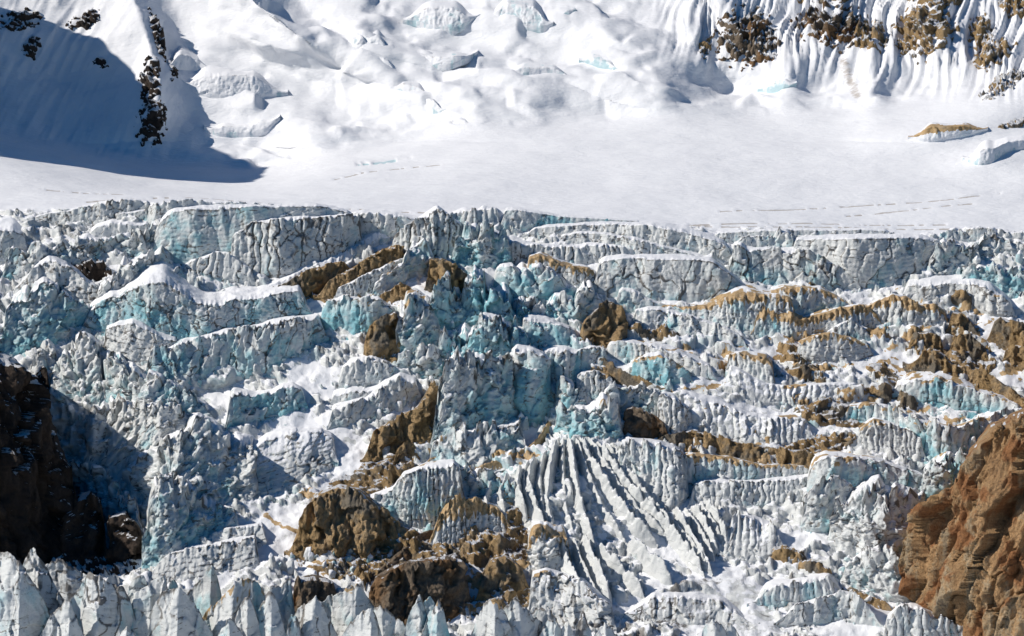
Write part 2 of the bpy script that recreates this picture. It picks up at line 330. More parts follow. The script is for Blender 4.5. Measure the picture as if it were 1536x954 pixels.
# crevasse lines across the snowfield
CL = (fbm(P2(U/14, V/9, 0*U), 2, 44).reshape(shp) > -.08)
def cline(pts, wpx, val=1.0, ch=1):
    p = np.array(pts, float); vv = np.interp(U, p[:, 0], p[:, 1], left=-999, right=-999)
    q = np.exp(-((V-vv)/wpx)**2)*(0.35+.65*CL); mk[..., ch] = np.maximum(mk[..., ch], q*val)
    return q
for pts in ([(1080, 318), (1200, 313), (1330, 306), (1420, 300), (1500, 290)], [(1270, 322), (1400, 312), (1460, 306)], [(500, 270), (540, 261), (600, 252), (660, 247)],
            [(60, 283), (140, 290), (185, 292)], [(120, 301), (300, 298), (420, 305), (520, 312), (680, 322)], [(900, 333), (1100, 342), (1300, 341), (1500, 343)], [(1020, 338), (1250, 336), (1420, 336)]):
    q = cline(pts, 1.25, 1.0); Pd = Pd-N1*(q*.6)[..., None]
q = cline([(535, 246), (560, 244), (590, 240), (618, 236)], 2.0, .9, 2); Pd = Pd-N1*(q*1.5)[..., None]
dirty_cone = np.exp(-(((U-1275-.4*(V-120))/16)**2))*sm(70, 100, V)*sm(165, 145, V); mk[..., 1] = np.maximum(mk[..., 1], dirty_cone*.75)
F = quads(*shp); vef = VE.ravel()[F[:, 0]]
co, mkf = Pd.reshape(-1, 3), mk.reshape(-1, 4)
split_add('mountain_slope', co, mkf, F[vef < 200], M_SNOW, kind='structure', label='steep snow covered mountain slope above the snowfield')
split_add('snowfield', co, mkf, F[(vef >= 200) & (vef < 334)], M_SNOW, kind='structure', label='smooth gently sloping snowfield above the icefall')
split_add('glacier', co, mkf, F[vef >= 334], M_ICE, kind='structure', label='broken glacier surface beneath the ice cliffs')
print('ground', time.time()-T0)
# the same land far beyond the frame, so no edge is near
far = np.array([[-4000, -1350, -130], [4000, -1350, -130], [4000, 1200, -130], [-4000, 1200, -130], [-4000, 3500, 1300], [4000, 3500, 1300]], float)
far_me = mesh_from('terrain', far, [[0, 1, 2, 3], [3, 2, 5, 4]], M_SNOW, np.tile([1, 0, 0, 0], (6, 1)), False)
add('terrain', far_me, kind='structure')

# ------------------------------------------------------------------ lofted cliffs: foot on the glacier, steep face, bench running back into the slope
STEP = 1.6
SEED = [100]
OPT = dict(fl=.9, fw=4.5, lump=1.6, ru=.6, crk=.45, st=.45, sd=0., blue=.4, brown=0., lean=.32, bench=.16, jag=1.2, dirt=0., dy=0., tilt=0., snow=0., bs=1., round=.5, ft=None, sl=0., hc=1.25, asp=1.9, pf=2.2, et=.06, wild=0., cols=None, apron=11, keel=None, kh=.9, back=0., gp=.28)
def parse(s): return np.array([[float(x) for x in q.split(',')] for q in s.split(';')])
def loft(name, label, cat, pts, mat=None, group=None, cap='snow_cap', **kw):
    o = dict(OPT); o.update(dict(asp=1.15, ft=.1, wild=.8) if name == 'serac' else {}); o.update(kw); SEED[0] += 7; sd = SEED[0]; mat = mat or M_ICE; rock = mat not in (M_ICE, M_SNOW)
    p = parse(pts); L = p[-1, 0]-p[0, 0]; nu = max(10, int(L*1.08/STEP))
    u = np.linspace(p[0, 0], p[-1, 0], nu)
    k = max(1, int(nu*.012))
    sm1 = lambda a: np.convolve(np.pad(a, k, mode='edge'), np.ones(2*k+1)/(2*k+1), 'valid')
    vc, vf = sm1(np.interp(u, p[:, 0], p[:, 1])), sm1(np.interp(u, p[:, 0], p[:, 2]))
    e = sm(0, 1, np.minimum(np.arange(nu), np.arange(nu)[::-1])/(nu*o['et']+1))      # ends taper into the slope
    vc = vf-(vf-vc)*(.08+.92*e)
    hpx = np.maximum(vf-vc, 1.5); dyl = np.interp(u, [p[0, 0], p[-1, 0]], [0, o['tilt']])
    Yf = ybase(u, vf+2)+o['dy']+dyl-1.0; mpp = (Yf+DIST)/FPX
    Yf = np.convolve(np.pad(Yf, 6, mode='edge'), np.ones(13)/13, 'valid')
    H = hpx*mpp; Yk = Yf+o['lean']*H
    bn = np.clip(.75+.9*fbm(P2(u/110, 0*u, 0*u+sd), 2, sd+33), .35, 1.3); vb = vc-(o['bench']*hpx*bn+2.5); Yb = np.maximum(ybase(u, vb)+3, Yk+.6*H+3)
    if o['back'] > 0: vb = vc+o['back']*hpx; Yb = Yk+.30*H+.10*(p[-1, 0]-p[0, 0])*mpp
    foot = unproj(u, vf, Yf); crest = unproj(u, vc, Yk); back = unproj(u, vb, Yb)
    nf = max(5, int(hpx.max()/STEP*1.02)); nb = max(5, int((o['bench']*hpx.max()+8)/STEP*.8))
    t = np.linspace(0, 1, nf)[:, None, None]
    rd = o['round']
    belly = np.sin(np.pi*t)*(.08*rd)*H[None, :, None]*np.array([0, -1.0, 0])
    face = foot[None]*(1-t)+crest[None]*t+belly
    tb = (np.linspace(0, 1, nb+1)[1:]**1.25)[:, None, None]
    ben = crest[None]*(1-tb)+back[None]*tb
    sag = np.sin(np.pi*tb)*H[None, :, None]*.05*np.array([0, 0, 1.0]); ben = ben+sag
    sink = foot.copy(); sink[:, 2] -= 4+.15*H; sink[:, 1] += 1.5
    G = np.concatenate([sink[None], face, ben], 0); nr = G.shape[0]
    tang = np.gradient(foot, axis=0); tang[:, 2] = 0; tang /= np.linalg.norm(tang, axis=1, keepdims=True)+1e-9
    kk = max(3, int(nu*.05)); tang = np.stack([np.convolve(np.pad(tang[:, i], kk, mode='edge'), np.ones(2*kk+1)/(2*kk+1), 'valid') for i in range(3)], 1)
    Nw = np.stack([tang[:, 1], -tang[:, 0], 0*tang[:, 0]+.15], 1); Nw *= np.where(Nw[:, 1:2] > 0, -1, 1)
    Nw /= np.linalg.norm(Nw, axis=1, keepdims=True)
    s = np.concatenate([[0], np.cumsum(np.linalg.norm(np.diff(foot[:, :2], axis=0), axis=1))])
    S = np.broadcast_to(s[None], (nr, nu)); hh = np.concatenate([[0*H], np.linspace(0, 1, nf)[:, None]*H, np.repeat(H[None], nb, 0)])
    tf = np.concatenate([[0], np.linspace(0, 1, nf), np.ones(nb)])[:, None]; tB = np.concatenate([np.zeros(nf+1), np.linspace(0, 1, nb+1)[1:]])[:, None]
    gp = G.reshape(-1, 3).astype(np.float32); g2 = gp.copy(); g2[:, 2] *= .55
    rs = lambda a: a.reshape(nr, nu)
    fw = o['fw']; ft = o['ft'] if o['ft'] is not None else (1. if (o['fl'] >= 1.3 and fw <= 4.6) else .25)
    if rock: ft *= .8
    va = max(1., o['hc']/1.25); vb_ = fw*va*o['asp']/1.9; wob = rs(fbm(P2(S/(fw*2.5*va), hh/(vb_*2.2), 0*S+sd), 2, sd)); wo2 = rs(fbm(P2(S/(fw*1.3*va), hh/(vb_*1.3), 0*S+sd+4), 2, sd+21))
    Sl = S+o['sl']*hh
    c = Sl/fw+wob*.55+.5*np.sin(S/(fw*3.1)+sd); ci = np.floor(c); fr = c-ci
    amp = (.45+.9*hash1(ci, sd))*(.35+.9*sm(-.25, .25, rs(fbm(P2(S/26, 0*S, 0*S+sd+8), 2, sd+66)))); col = np.sqrt(np.clip(4*fr*(1-fr), 0, 1)); fade = 1-sm(0, .3, tB)
    hsc = np.clip(H/12, .3, o['hc'])[None]; bf = fw*float(np.clip(np.median(hsc), .8, 2.5))
    A, eA, rA = facets(Sl/bf+wo2*.4, hh/(bf*o['asp'])+wob*.4, sd+31); Bb, eB, rB = facets(Sl/(bf*2.7)+wob*.35, hh/(bf*2.7*o['asp']*.8)+wo2*.3, sd+41); Cc, eC, rC = facets(Sl/(bf*.42)+wo2*.5, hh/(bf*.42*o['asp'])+wob*.7, sd+51)
    lf = rs(fbm(g2/9, 3, sd+1)); cs = max(1., o['hc']/1.25); g2[:, 2] *= 1/cs; rf = rs(ridged(g2/(3.2*cs), 3, sd+2)); pl_ = rs(fbm(P2(S/24, hh/60, 0*S+sd), 2, sd+61))
    d = o['fl']*ft*amp*(col-.6)*1.15*(.35+.65*tf**.6)*fade
    d = d+(1-.6*ft)*(o['fl']*1.15*A+(1.0 if rock else .5)*Cc)*fade+o['lump']*(.75*Bb*(1-.5*ft)+.5*lf)*(1-.85*tB)+o['pf']*pl_*(1-.5*tB)
    d = d+o['ru']*.7*(rf-.3)*(1-.85*tB)
    if o['keel'] is not None:
        sk = np.interp(o['keel'], u, s); q_ = np.where(S < sk, (sk-S)/max(sk, 1.), (S-sk)/max(s[-1]-sk, 1.)); d = d+o['kh']*s[-1]*.5*((1-q_)-.5)*(1-.75*tf)*(1-tB)
    hs = 2.6 if not rock else 3.2
    lay = (hh*1.0+S*o['sd']+2.2*rs(fbm(g2/16, 2, sd+3)))/hs; lfr = lay-np.floor(lay)
    d = d-(.28*o['st']/cs**2)*(lfr**2)*fade
    ckf = sm(.13, .0, np.minimum(fr, 1-fr))*(hash1(np.round(c), sd+5) < .5)*ft
    ck = np.maximum(ckf, sm(.085, .0, eA)*(rs(noise(g2/7, sd+22)) > -.05)*(1-.75*ft)); ck = np.maximum(ck, sm(.06, 0, eB))
    d = d-o['crk']*.8*ck*fade
    if rock:
        vor = rs(ridged(P2(Sl/(4.5*cs)+.3*wo2, hh/(13*cs*cs), 0*S+sd), 4, sd+4)); rf = rs(ridged(P2(Sl/(3.0*cs), hh/(10*cs), 0*S+sd+3), 3, sd+5)); d = d+.5*(rf-.3)*(1-.8*tB); d = d+1.2*(vor-.35)*(1-.6*tB)+1.0*A*(1-.5*tB)
    wgt = np.where(np.arange(nr)[:, None] == 0, 0, 1)*(.35+.65*np.minimum(1, hh/(.12*H+.01)))
    kq = S/(bf*1.0)+.8*rs(fbm(P2(S/11, 0*S, 0*S+sd+2), 2, sd+9)); ki = np.floor(kq); kf = kq-ki
    jg = o['jag']*((hash1(ki, sd+9)-.5)*1.7+(hash1(ki, sd+10)-.5)*2.0*(kf-.5))+o['jag']*rs(ridged(P2(S/3.0, 0*S, 0*S+sd), 3, sd+6))*.9
    up = jg*np.minimum(hsc, 1.4)*(tf**3)*(1-sm(0, .45, tB))
    if name == 'serac':
        Lg = 8+.35*float(H.mean()); nt2 = np.abs(rs(noise(P2(S/Lg+.4*wob, hh/(3*Lg)+tB*.3, 0*S+sd), sd+70))); gap = sm(.26, .0, nt2)
        up = up-gap*np.minimum(o['gp']*H[None], 20*o['gp'])*(tf**2)*(1-.5*tB); d = d-gap*2.0*tf*(1-tB)
    Gd = G+Nw[None]*(d*wgt*hsc)[..., None]+np.array([0, 0, 1.0])*up[..., None]
    bl = rs(fbm(gp/8, 3, sd+8)); Gd[..., 2] += (.8*o['bs'])*bl*np.minimum(hsc, 1.2)*sm(0, .25, tB)*(1-.3*tB)
    if o['wild'] > 0: b1_ = facets(gp[:, 0].reshape(nr, nu)/5, gp[:, 1].reshape(nr, nu)/5, sd+81)[0]; Gd[..., 2] += o['wild']*b1_*sm(0, .15, tB)
    n = grid_normals(Gd); n = n if n[..., 2].mean() > 0 else -n
    mkk = np.zeros((nr, nu, 4), np.float32); th = .88 if rock else .80
    patch = rs(fbm(gp/7, 3, sd+12))
    snowm = sm(th-.08, th+.08, n[..., 2]+.14*patch+o['snow'])*(.15+.85*tf)
    bench_sn = sm(.0, .06, tB)*(1-np.clip(.9*o['dirt']*sm(.0, .3, patch), 0, 1))*sm(.35, .6, n[..., 2]+.2*patch)*sm(-.16, .08, patch+.5*rs(fbm(gp/2.6, 2, sd+95))+.75*tB+.25*o['snow']-.16)
    if o['back'] > 0: bench_sn = bench_sn*.5
    if rock: p4 = rs(fbm(gp/4.2, 3, sd+90)); bench_sn = sm(.02, .12, tB)*sm(.0, .14, p4+.5*patch-.02+.5*o['snow'])*sm(.5, .75, n[..., 2])
    mkk[..., 0] = np.maximum(snowm, bench_sn)
    line = sm(.10, .0, np.minimum(lfr, 1-lfr))*(hash1(np.floor(lay+.5), sd+3) < .5)*(rs(fbm(g2/6, 2, sd+13)) > -.12)
    line2 = sm(.06, .0, np.abs(rs(noise(np.stack([gp[:, 0]/20+gp[:, 2]/14, gp[:, 1]/20, gp[:, 2]/16], 1), sd+14))))*.7
    stain = sm(.1, .5, rs(fbm(P2(S/3.5, hh/22, 0*S+sd), 3, sd+16)))*sm(.2, .9, tf)
    mkk[..., 1] = np.clip(o['crk']*1.9*ck*(tB < .3)+o['st']*1.6*line*(tB < .05)+o['crk']*line2*(tB < .3)+(.25+o['dirt'])*stain*(tB < .1)+o['dirt']*sm(-.1, .4, patch)+.6*sm(.92, .99, tf)*sm(.12, 0, tB)*(patch > -.1), 0, 1)
    mkk[..., 2] = np.clip(o['blue']*(1.3-.6*tf)+.3*lf+.3*(rA-.5)+.35*sm(.2, -1.4, d+.8*patch), 0, 1)
    if o['brown'] > 0:
        drip = .25*rs(fbm(P2(S/2.2, hh/9, 0*S+sd), 2, sd+15)); b = sm(1-o['brown']-.07, 1-o['brown']+.07, tf+drip)
        b = np.maximum(b*(1-sm(.2, .6, tB)), (tB > 0)*sm(-.15, .2, patch)*(1-sm(.5, .9, tB)))
        mkk[..., 3] = b; mkk[..., 0] *= 1-.9*b
        mkk[..., 1] *= 1-.7*b
    if not rock and mat is M_ICE:
        db = rs(debris(gp))*np.maximum(sm(.72, .95, tf+.15*patch)*.9, (tB > 0)*.95)*sm(.15, .4, n[..., 2]+.15); mkk[..., 3] = np.maximum(mkk[..., 3], db); mkk[..., 0] *= 1-.9*db
    if rock: mkk[..., 1] = np.clip(.9*sm(.35, .75, -rf)+ck*.55, 0, 1)*(tB < .4)
    Q = quads(nr, nu); co, mf = Gd.reshape(-1, 3), mkk.reshape(-1, 4); ri = Q[:, 0]//nu
    pr = dict(label=label, category=cat)
    if group: pr['group'] = group
    par = bpy.data.objects.new(name, None); sc.collection.objects.link(par); par.empty_display_size = 2
    for k_, v_ in pr.items(): par[k_] = v_
    base_pt = Vector(foot[nu//2]); par.location = base_pt; co = co-np.array(base_pt)
    Fq = Q[ri < nf+1]
    if o['cols']:
        cc = ci.ravel()[Fq[:, 0]]
        for cid in np.unique(cc):
            ff = Fq[cc == cid]
            if len(ff): split_add(o['cols'], co, mf, ff, mat, par)
    else: split_add('rock_face' if rock else 'ice_face', co, mf, Fq, mat, par)
    split_add(cap, co, mf, Q[ri >= nf+1], mat, par)
    if o['apron'] and mat is not M_SNOW:
        na = max(7, int(o['apron']/1.7)); aq = np.linspace(-.35, 1, na)[:, None]; wob1 = 1+.6*fbm(P2(u/22, 0*u, 0*u+sd), 2, sd+97)
        uq = u[None]+0*aq; vq = vf[None]+aq*o['apron']*wob1[None]; B = unproj(uq, vq, np.minimum(ybase(uq, vq), Yf[None]+2)-.3); bq = B.reshape(-1, 3).astype(np.float32)
        q1 = facets((bq[:, 0]+2*fbm(bq/3, 2, 7))/2.6, (bq[:, 2]*1.3+bq[:, 1]*.4)/1.9, sd+98)[0].reshape(na, nu); q2 = facets(bq[:, 0]/5.5, (bq[:, 2]*1.2+bq[:, 1]*.4)/4, sd+99)[0].reshape(na, nu)
        hg = (1.1+1.5*q1+1.9*q2)*(1-np.abs(aq)**2.2)-.9; B = B+np.array([0, -.45, .9])*hg[..., None]; nn_ = grid_normals(B); nn_ = nn_ if nn_[..., 2].mean() > 0 else -nn_
        ma = np.zeros((na, nu, 4), np.float32); ma[..., 0] = sm(.6, .85, nn_[..., 2]); ma[..., 1] = .3*sm(.2, -.5, q1); ma[..., 2] = np.clip(.25+.5*o['blue']+.4*q2, 0, 1); db_ = debris(bq).reshape(na, nu); ma[..., 3] = db_; ma[..., 0] *= 1-.7*db_
        if rock: ma[..., 1] = .7*sm(.1, -.4, q1); ma[..., 0] = sm(.7, .95, nn_[..., 2]+.2*q2)
        split_add('rock_debris' if rock else 'ice_debris', B.reshape(-1, 3)-np.array(base_pt), ma.reshape(-1, 4), quads(na, nu), mat, par, kind='stuff')
    return par

def wd_(q, sd): return .5*np.sin(q/19+sd)
# fins: ridge running down the slope, lit on one flank
def fin(name, label, cat, pts, w=14, h=9, mat=None, ser=.5, brown=0., dirt=.15, blue=.25, snow=0., group=None, wr=None, cap=None):
    SEED[0] += 7; sd = SEED[0]; mat = mat or M_ICE
    p = parse(pts); seg = np.concatenate([[0], np.cumsum(np.hypot(*np.diff(p[:, :2], axis=0).T))])
    nt_ = max(12, int(seg[-1]/STEP)); q = np.linspace(0, seg[-1], nt_)
    u, v = np.interp(q, seg, p[:, 0]), np.interp(q, seg, p[:, 1])
    k = max(1, nt_//14); sm1 = lambda a: np.convolve(np.pad(a, k, mode='edge'), np.ones(2*k+1)/(2*k+1), 'valid')
    u, v = sm1(u), sm1(v)
    env = np.clip(np.minimum(q, seg[-1]-q)/(.16*seg[-1]), .12, 1)**.6
    tx, ty = np.gradient(u), np.gradient(v); ln = np.hypot(tx, ty)+1e-9; px, py = -ty/ln, tx/ln
    px, py = np.where(px < 0, -px, px), np.where(px < 0, -py, py)
    ns = max(12, int(2.3*w/STEP)); s = np.linspace(-1, 1, ns)
    ww = np.where(s < 0, w, wr or w)
    Uq = u[:, None]+px[:, None]*(s*ww)[None]*env[:, None]; Vq = v[:, None]+(py[:, None]*(s*ww)[None]*.6)*env[:, None]+h/.4*.8
    B = unproj(Uq, Vq, ybase(Uq, Vq)+1.5); bf = B.reshape(-1, 3).astype(np.float32)
    rs = lambda a: a.reshape(nt_, ns)
    Q_, S_ = np.broadcast_to(q[:, None], (nt_, ns)), np.broadcast_to(s[None], (nt_, ns))
    c = Q_/6.5+1.2*rs(fbm(P2(Q_/25, S_*1.5, 0*Q_), 2, sd))+np.abs(S_)*2.2; fr = c-np.floor(c); fa = facets(Q_/13, S_*1.6+wd_(Q_, sd), sd+77)[0]
    prof = (1-np.abs(S_)**.9)**1.05
    rg = rs(ridged(P2(Q_/15+np.abs(S_)*.9, S_*.8, 0*Q_+sd), 3, sd+8)); fr = np.clip(.5-.5*rg, 0, 1)
    rib = np.abs(np.sin(Q_/3.4+np.abs(S_)*4.5+2.5*rs(fbm(P2(Q_/22, S_*2, 0*Q_), 2, sd+3)))); hh = h*env[:, None]*prof*(1+ser*(rg-.2)*1.1+.13*(rib-.6)*(.4+np.abs(S_))*1.6+.3*rs(fbm(bf/7, 3, sd+1))+.16*fa)+h*.2*np.sin(Q_/31+sd)*prof*env[:, None]*.6
    hh = hh+.8*(rs(ridged(bf/2.6, 3, sd+2))-.3)*prof**.3-2.0*np.abs(S_)**6
    G = B+np.array([0, -.38, .92])*hh[..., None]
    n = grid_normals(G); n = n if n[..., 2].mean() > 0 else -n
    mk_ = np.zeros((nt_, ns, 4), np.float32); pt = rs(fbm(bf/6, 3, sd+5))
    mk_[..., 0] = sm(.62, .85, n[..., 2]+.1*pt+snow)*(1-.8*brown); mk_[..., 1] = np.clip(dirt*(1+1.5*pt)+.35*sm(.12, 0, fr), 0, 1)
    mk_[..., 2] = np.clip(blue+.4*pt, 0, 1); mk_[..., 3] = brown*sm(-.35, .0, pt+.3)
    if mat not in (M_ICE, M_SNOW): mk_[..., 0] = sm(.78, .95, n[..., 2]+.15*pt+snow)
    pr = dict(label=label, category=cat)
    if group: pr['group'] = group
    return split_add(name, G.reshape(-1, 3), mk_.reshape(-1, 4), quads(nt_, ns), mat, **pr)

# outcrop: rock sheet under the snow that breaks through where it is highest
def outcrop(label, u0, v0, ru, rv, ang=0, amp=4., off=.25, mat=None, sc_=1., snow=0., name='rock_outcrop', cat='rock outcrop', group=None):
    SEED[0] += 7; sd = SEED[0]; mat = mat or M_BROWN
    nx, ny = int(2.4*ru/STEP/1.15), int(2.4*rv/STEP/1.15); a, b = np.meshgrid(np.linspace(-1.2, 1.2, nx), np.linspace(-1.2, 1.2, ny))
    c, s = math.cos(R(ang)), math.sin(R(ang)); uq, vq = u0+a*ru*c-b*rv*s, v0+a*ru*s+b*rv*c
    B = samp(Pd, uq, vq); N = samp(N0, uq, vq); bf = B.reshape(-1, 3).astype(np.float32); rs = lambda x: x.reshape(ny, nx)
    env = np.clip(1-(a*a+b*b)**.9, -.5, 1)
    nn = rs(fbm(bf/(11*sc_), 3, sd)); rr = rs(ridged(bf*np.array([1, 1, .6], np.float32)/(4.5*sc_), 3, sd+1)); blk = rs(fbm(bf/(3*sc_), 2, sd+2))
    hgt = amp*(env*.55+nn*.7-off)+1.1*(rr-.4)*np.clip(amp/3, .4, 1.4)+.9*np.abs(blk)
    hgt = np.where(env < -.15, np.minimum(hgt, -.6), hgt)
    G = B+(N*.75+np.array([0, -.5, .4]))*np.maximum(hgt, -2)[..., None]
    n = grid_normals(G); n = n if n[..., 2].mean() > 0 else -n
    mk_ = np.zeros((ny, nx, 4), np.float32)
    mk_[..., 0] = sm(.72, .92, n[..., 2]+.22*nn+snow); mk_[..., 1] = .8*sm(.3, .8, -rr)
    Q = quads(ny, nx); keep = hgt.ravel()[Q].max(1) > -.8
    if keep.sum() < 4: return
    Q = Q[keep]; snf = mk_[..., 0].ravel()[Q].mean(1) > .62
    co_, mm = G.reshape(-1, 3), mk_.reshape(-1, 4); pr = dict(label=label, category=cat)
    if group: pr['group'] = group
    par = split_add(name, co_, mm, Q[~snf], mat, **pr)
    if snf.sum() > 3:
        m2 = mm.copy(); m2[:, 0] = 1; split_add('snow_patch', co_, m2, Q[snf], mat, par, kind='stuff')
    return par

def blade(label, crest, keel=None, vf=1004, **k):
    q = [[float(x) for x in z.split(',')] for z in crest.split(';')]; pts = ';'.join(f'{a},{c},{vf}' for a, c in q)
    o = dict(keel=keel, back=.85, lean=.16, jag=1.8, fl=1.3, fw=8, lump=3.0, ru=.3, crk=.3, st=.55, sd=.25*(hash1(SEED[0])-.5)*4, blue=.42, pf=.8, hc=1.1, et=.015, apron=0, dirt=.07, asp=2.4, ft=.15, kh=1.35)
    o.update(k); return loft('ice_pinnacle', label, 'ice pinnacle', pts, cap='back_slope', group='ice pinnacles along the lower edge', **o)
# ------------------------------------------------------------------ off-frame heights on the left that throw the two big shadows
def shading_ridge(name, label, bpx, xp, foot_w):
    b = np.array(bpx, float); q = samp(Pd, b[:, 0], b[:, 1]); t = (q[:, 0]-xp)/(-SUN[0]); c = q+SUN[None]*t[:, None]
    tt = np.linspace(0, 1, 60)[:, None]; dn = np.concatenate([c[k]*(1-tt)+c[k+1]*tt for k in range(len(c)-1)]); y0, y1 = dn[:, 1].min(), dn[:, 1].max()
    gy = np.linspace(y0, y1, 120); bi = np.clip(((dn[:, 1]-y0)/(y1-y0)*119).round().astype(int), 0, 119); gz = np.full(120, -1e9); np.maximum.at(gz, bi, dn[:, 2]); ok = gz > -1e8
    gz = np.interp(gy, gy[ok], gz[ok]); c = np.stack([0*gy, gy, gz], 1)                      # upper outline as the sun sees it
    ys = np.linspace(y0-60, y1+260, 260); z = np.interp(ys, gy, gz); zb = np.interp(ys, [y0-60, y0-8, y0], [gz[0]-400, gz[0]-90, gz[0]])
    z = np.minimum(z, np.where(ys < c[0, 1], zb, 1e9)); z = z+fbm(P2(ys/16, 0*ys, 0*ys+5), 3, 3)*3.5
    prof = [(-2.6, -1.0), (-1.6, -.55), (-.8, -.2), (-.3, -.05), (0, 0), (.25, -.16), (.55, -.45), (.8, -.75), (1, -1.0)]
    rows = []
    for a, hgt in prof:
        for k in range(1): rows.append(np.stack([xp+a*foot_w+fbm(P2(ys/30, 0*ys+a*3, 0*ys), 3, 9)*8*abs(a), ys, z+hgt*(z+160)], 1))
    G = np.stack(rows); mk_ = np.zeros(G.shape[:2]+(4,), np.float32); mk_[..., 0] = .62
    split_add(name, G.reshape(-1, 3), mk_.reshape(-1, 4), quads(*G.shape[:2]), M_DARK, kind='structure', label=label)
shading_ridge('mountain_ridge', 'snowy mountain ridge beyond the left edge, shading the bowl', [(-60, 215), (0, 190), (100, 218), (200, 250), (300, 270), (380, 272), (402, 252), (330, 225), (290, 196), (262, 165), (216, 128), (150, 60), (60, 28), (0, 12), (-80, -10)], -520, 110)
shading_ridge('valley_wall', 'dark valley wall beyond the left edge, shading the gorge', [(40, 850), (110, 860), (185, 856), (205, 800), (170, 742), (115, 690), (80, 640), (48, 575), (10, 535), (-40, 500)], -345, 40)

I, S_, RO = 'ice_cliff', 'serac', 'rock_outcrop'
def ice(label, pts, name=I, **k): return loft(name, label, 'serac' if name == S_ else 'ice cliff', pts, **k)
def rock(label, pts, mat=None, **k):
    k.setdefault('fl', 1.2); k.setdefault('jag', 1.6); k.setdefault('crk', .5); k.setdefault('lump', 2.2); k.setdefault('ru', .9); k.setdefault('bench', .07); k.setdefault('snow', -.12); k.setdefault('hc', 1.7); k.setdefault('asp', 1.7); k.setdefault('lean', .55); k.setdefault('round', 0.); k.setdefault('et', .16)
    return loft(RO, label, 'rock outcrop', pts, mat=mat or M_BROWN, cap='snow_patch', **k)
# ---------------- upper mountain: snow shelves, small ice cliffs, rocks
def shelf(label, pts, **k):
    k.setdefault('fl', .35); k.setdefault('crk', .12); k.setdefault('st', .15); k.setdefault('snow', .28); k.setdefault('jag', .5); k.setdefault('lump', 1.4); k.setdefault('ru', .2); k.setdefault('blue', .25); k.setdefault('bs', .3); k.setdefault('lean', .45); k.setdefault('et', .3); k.setdefault('pf', 1.)
    k['blue'] = k['blue']*.8; k['bench'] = max(.55, k.get('bench', 0)); return loft('snow_shelf', label, 'snow shelf', pts, mat=M_SNOW, cap='snow_cap', **k)
shelf('long snow shelf with fluted lip right of the rocky spur', '262,100,112;285,112,136;310,115,142;345,113,143;380,116,144;410,122,141;432,132,138', bench=.6)
shelf('curved snow shelf below the long fluted one', '306,182,190;325,188,200;350,190,200;375,190,199;400,178,192;420,168,174', bench=.6)
shelf('short overhanging snow lip beside the spur rocks', '250,84,100;262,79,104;280,84,106;300,92,104;318,98,101')
shelf('snow cap on left of the crevassed bulge', '502,72.2,96;520,63.6,100;545,54.6,84;560,55.0,76', blue=.5)
shelf('high grey ice band near the top centre', '604,20,30;625,16,32;650,12,40;680,14,42;700,18,34;720,10,22', blue=.45, snow=.1)
shelf('broken ice band right of the high grey one', '730,8,24;760,6,30;790,10,38;815,14,40;830,22,34', blue=.5, snow=.1)
shelf('thin blue ice lip at top right of centre', '838,18,26;860,14,24;875,15,20', blue=.6, snow=0)
shelf('snow block with shadowed front in the centre bulge', '596,80.0,94;612,75.6,98;640,84.6,100;670,86.5,97;700,79.6,88;716,73.5,77', blue=.3)
shelf('crumbling blue wall beside the snow block', '512,49.4,62;530,49.0,70;555,57.8,76;575,55.6,78;590,61.6,84', blue=.65, snow=-.05, fl=1.0)
shelf('snowy step below the crumbling blue wall', '536,78.2,88;560,80.4,100;585,93.0,114;602,100.8,112', blue=.3, snow=.15, dirt=.1)
shelf('pale ice lip on the centre dome', '752,100,108;775,101,114;800,102,115;830,102,116;850,108,118;868,118,122', blue=.6, snow=.05)
shelf('teal ice scar on the right dome', '868,82,90;885,86,96;905,92,102;925,98,108;936,106,110', blue=.75, snow=-.05)
shelf('cracked snow flank at right of the domes', '880,118,128;900,118,136;930,124,140;960,138,146', snow=.2)
shelf('small teal cliff low on the right dome flank', '928,142,150;945,144,158;965,150,160;990,162,166', blue=.6, snow=0)
shelf('left of two jumbled ice steps under the centre bulge', '586,122,130;605,126,138;630,132,144;648,138,142', blue=.4)
shelf('right of two jumbled ice steps under the centre bulge', '610,148,154;630,146,160;655,152,168;668,158,164', blue=.35)
shelf('last snow lump at foot of the centre bulge', '678,178.7,182;692,179.8,187;708,184.7,188', blue=.2)
shelf('teal lip across the left avalanche cone', '1136,128,134;1160,126,136;1180,120,132;1195,119,124', blue=.65, snow=0)
shelf('fluted ice wall with brown top on the right dome', '1362,200,205;1380,193,208;1395,190,210;1420,191,206;1450,189,202;1482,188,192', blue=.3, brown=.45, snow=-.05, bench=.2, fl=1.0)
shelf('knobbly ice steps near the right edge', '1444,230,236;1465,220,246;1490,224,242;1510,214,226;1536,210,222;1570,206,216', blue=.4, dirt=.3)
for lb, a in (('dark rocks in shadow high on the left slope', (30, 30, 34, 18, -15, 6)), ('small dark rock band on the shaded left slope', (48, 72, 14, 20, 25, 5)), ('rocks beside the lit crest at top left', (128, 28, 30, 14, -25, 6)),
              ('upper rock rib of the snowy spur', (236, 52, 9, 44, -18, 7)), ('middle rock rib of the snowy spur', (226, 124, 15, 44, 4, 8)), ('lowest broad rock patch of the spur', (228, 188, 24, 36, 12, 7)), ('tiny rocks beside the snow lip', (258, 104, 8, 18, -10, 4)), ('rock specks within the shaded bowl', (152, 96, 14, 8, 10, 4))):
    outcrop(lb, *a, mat=M_DARK, sc_=.5, off=.24, snow=.12)
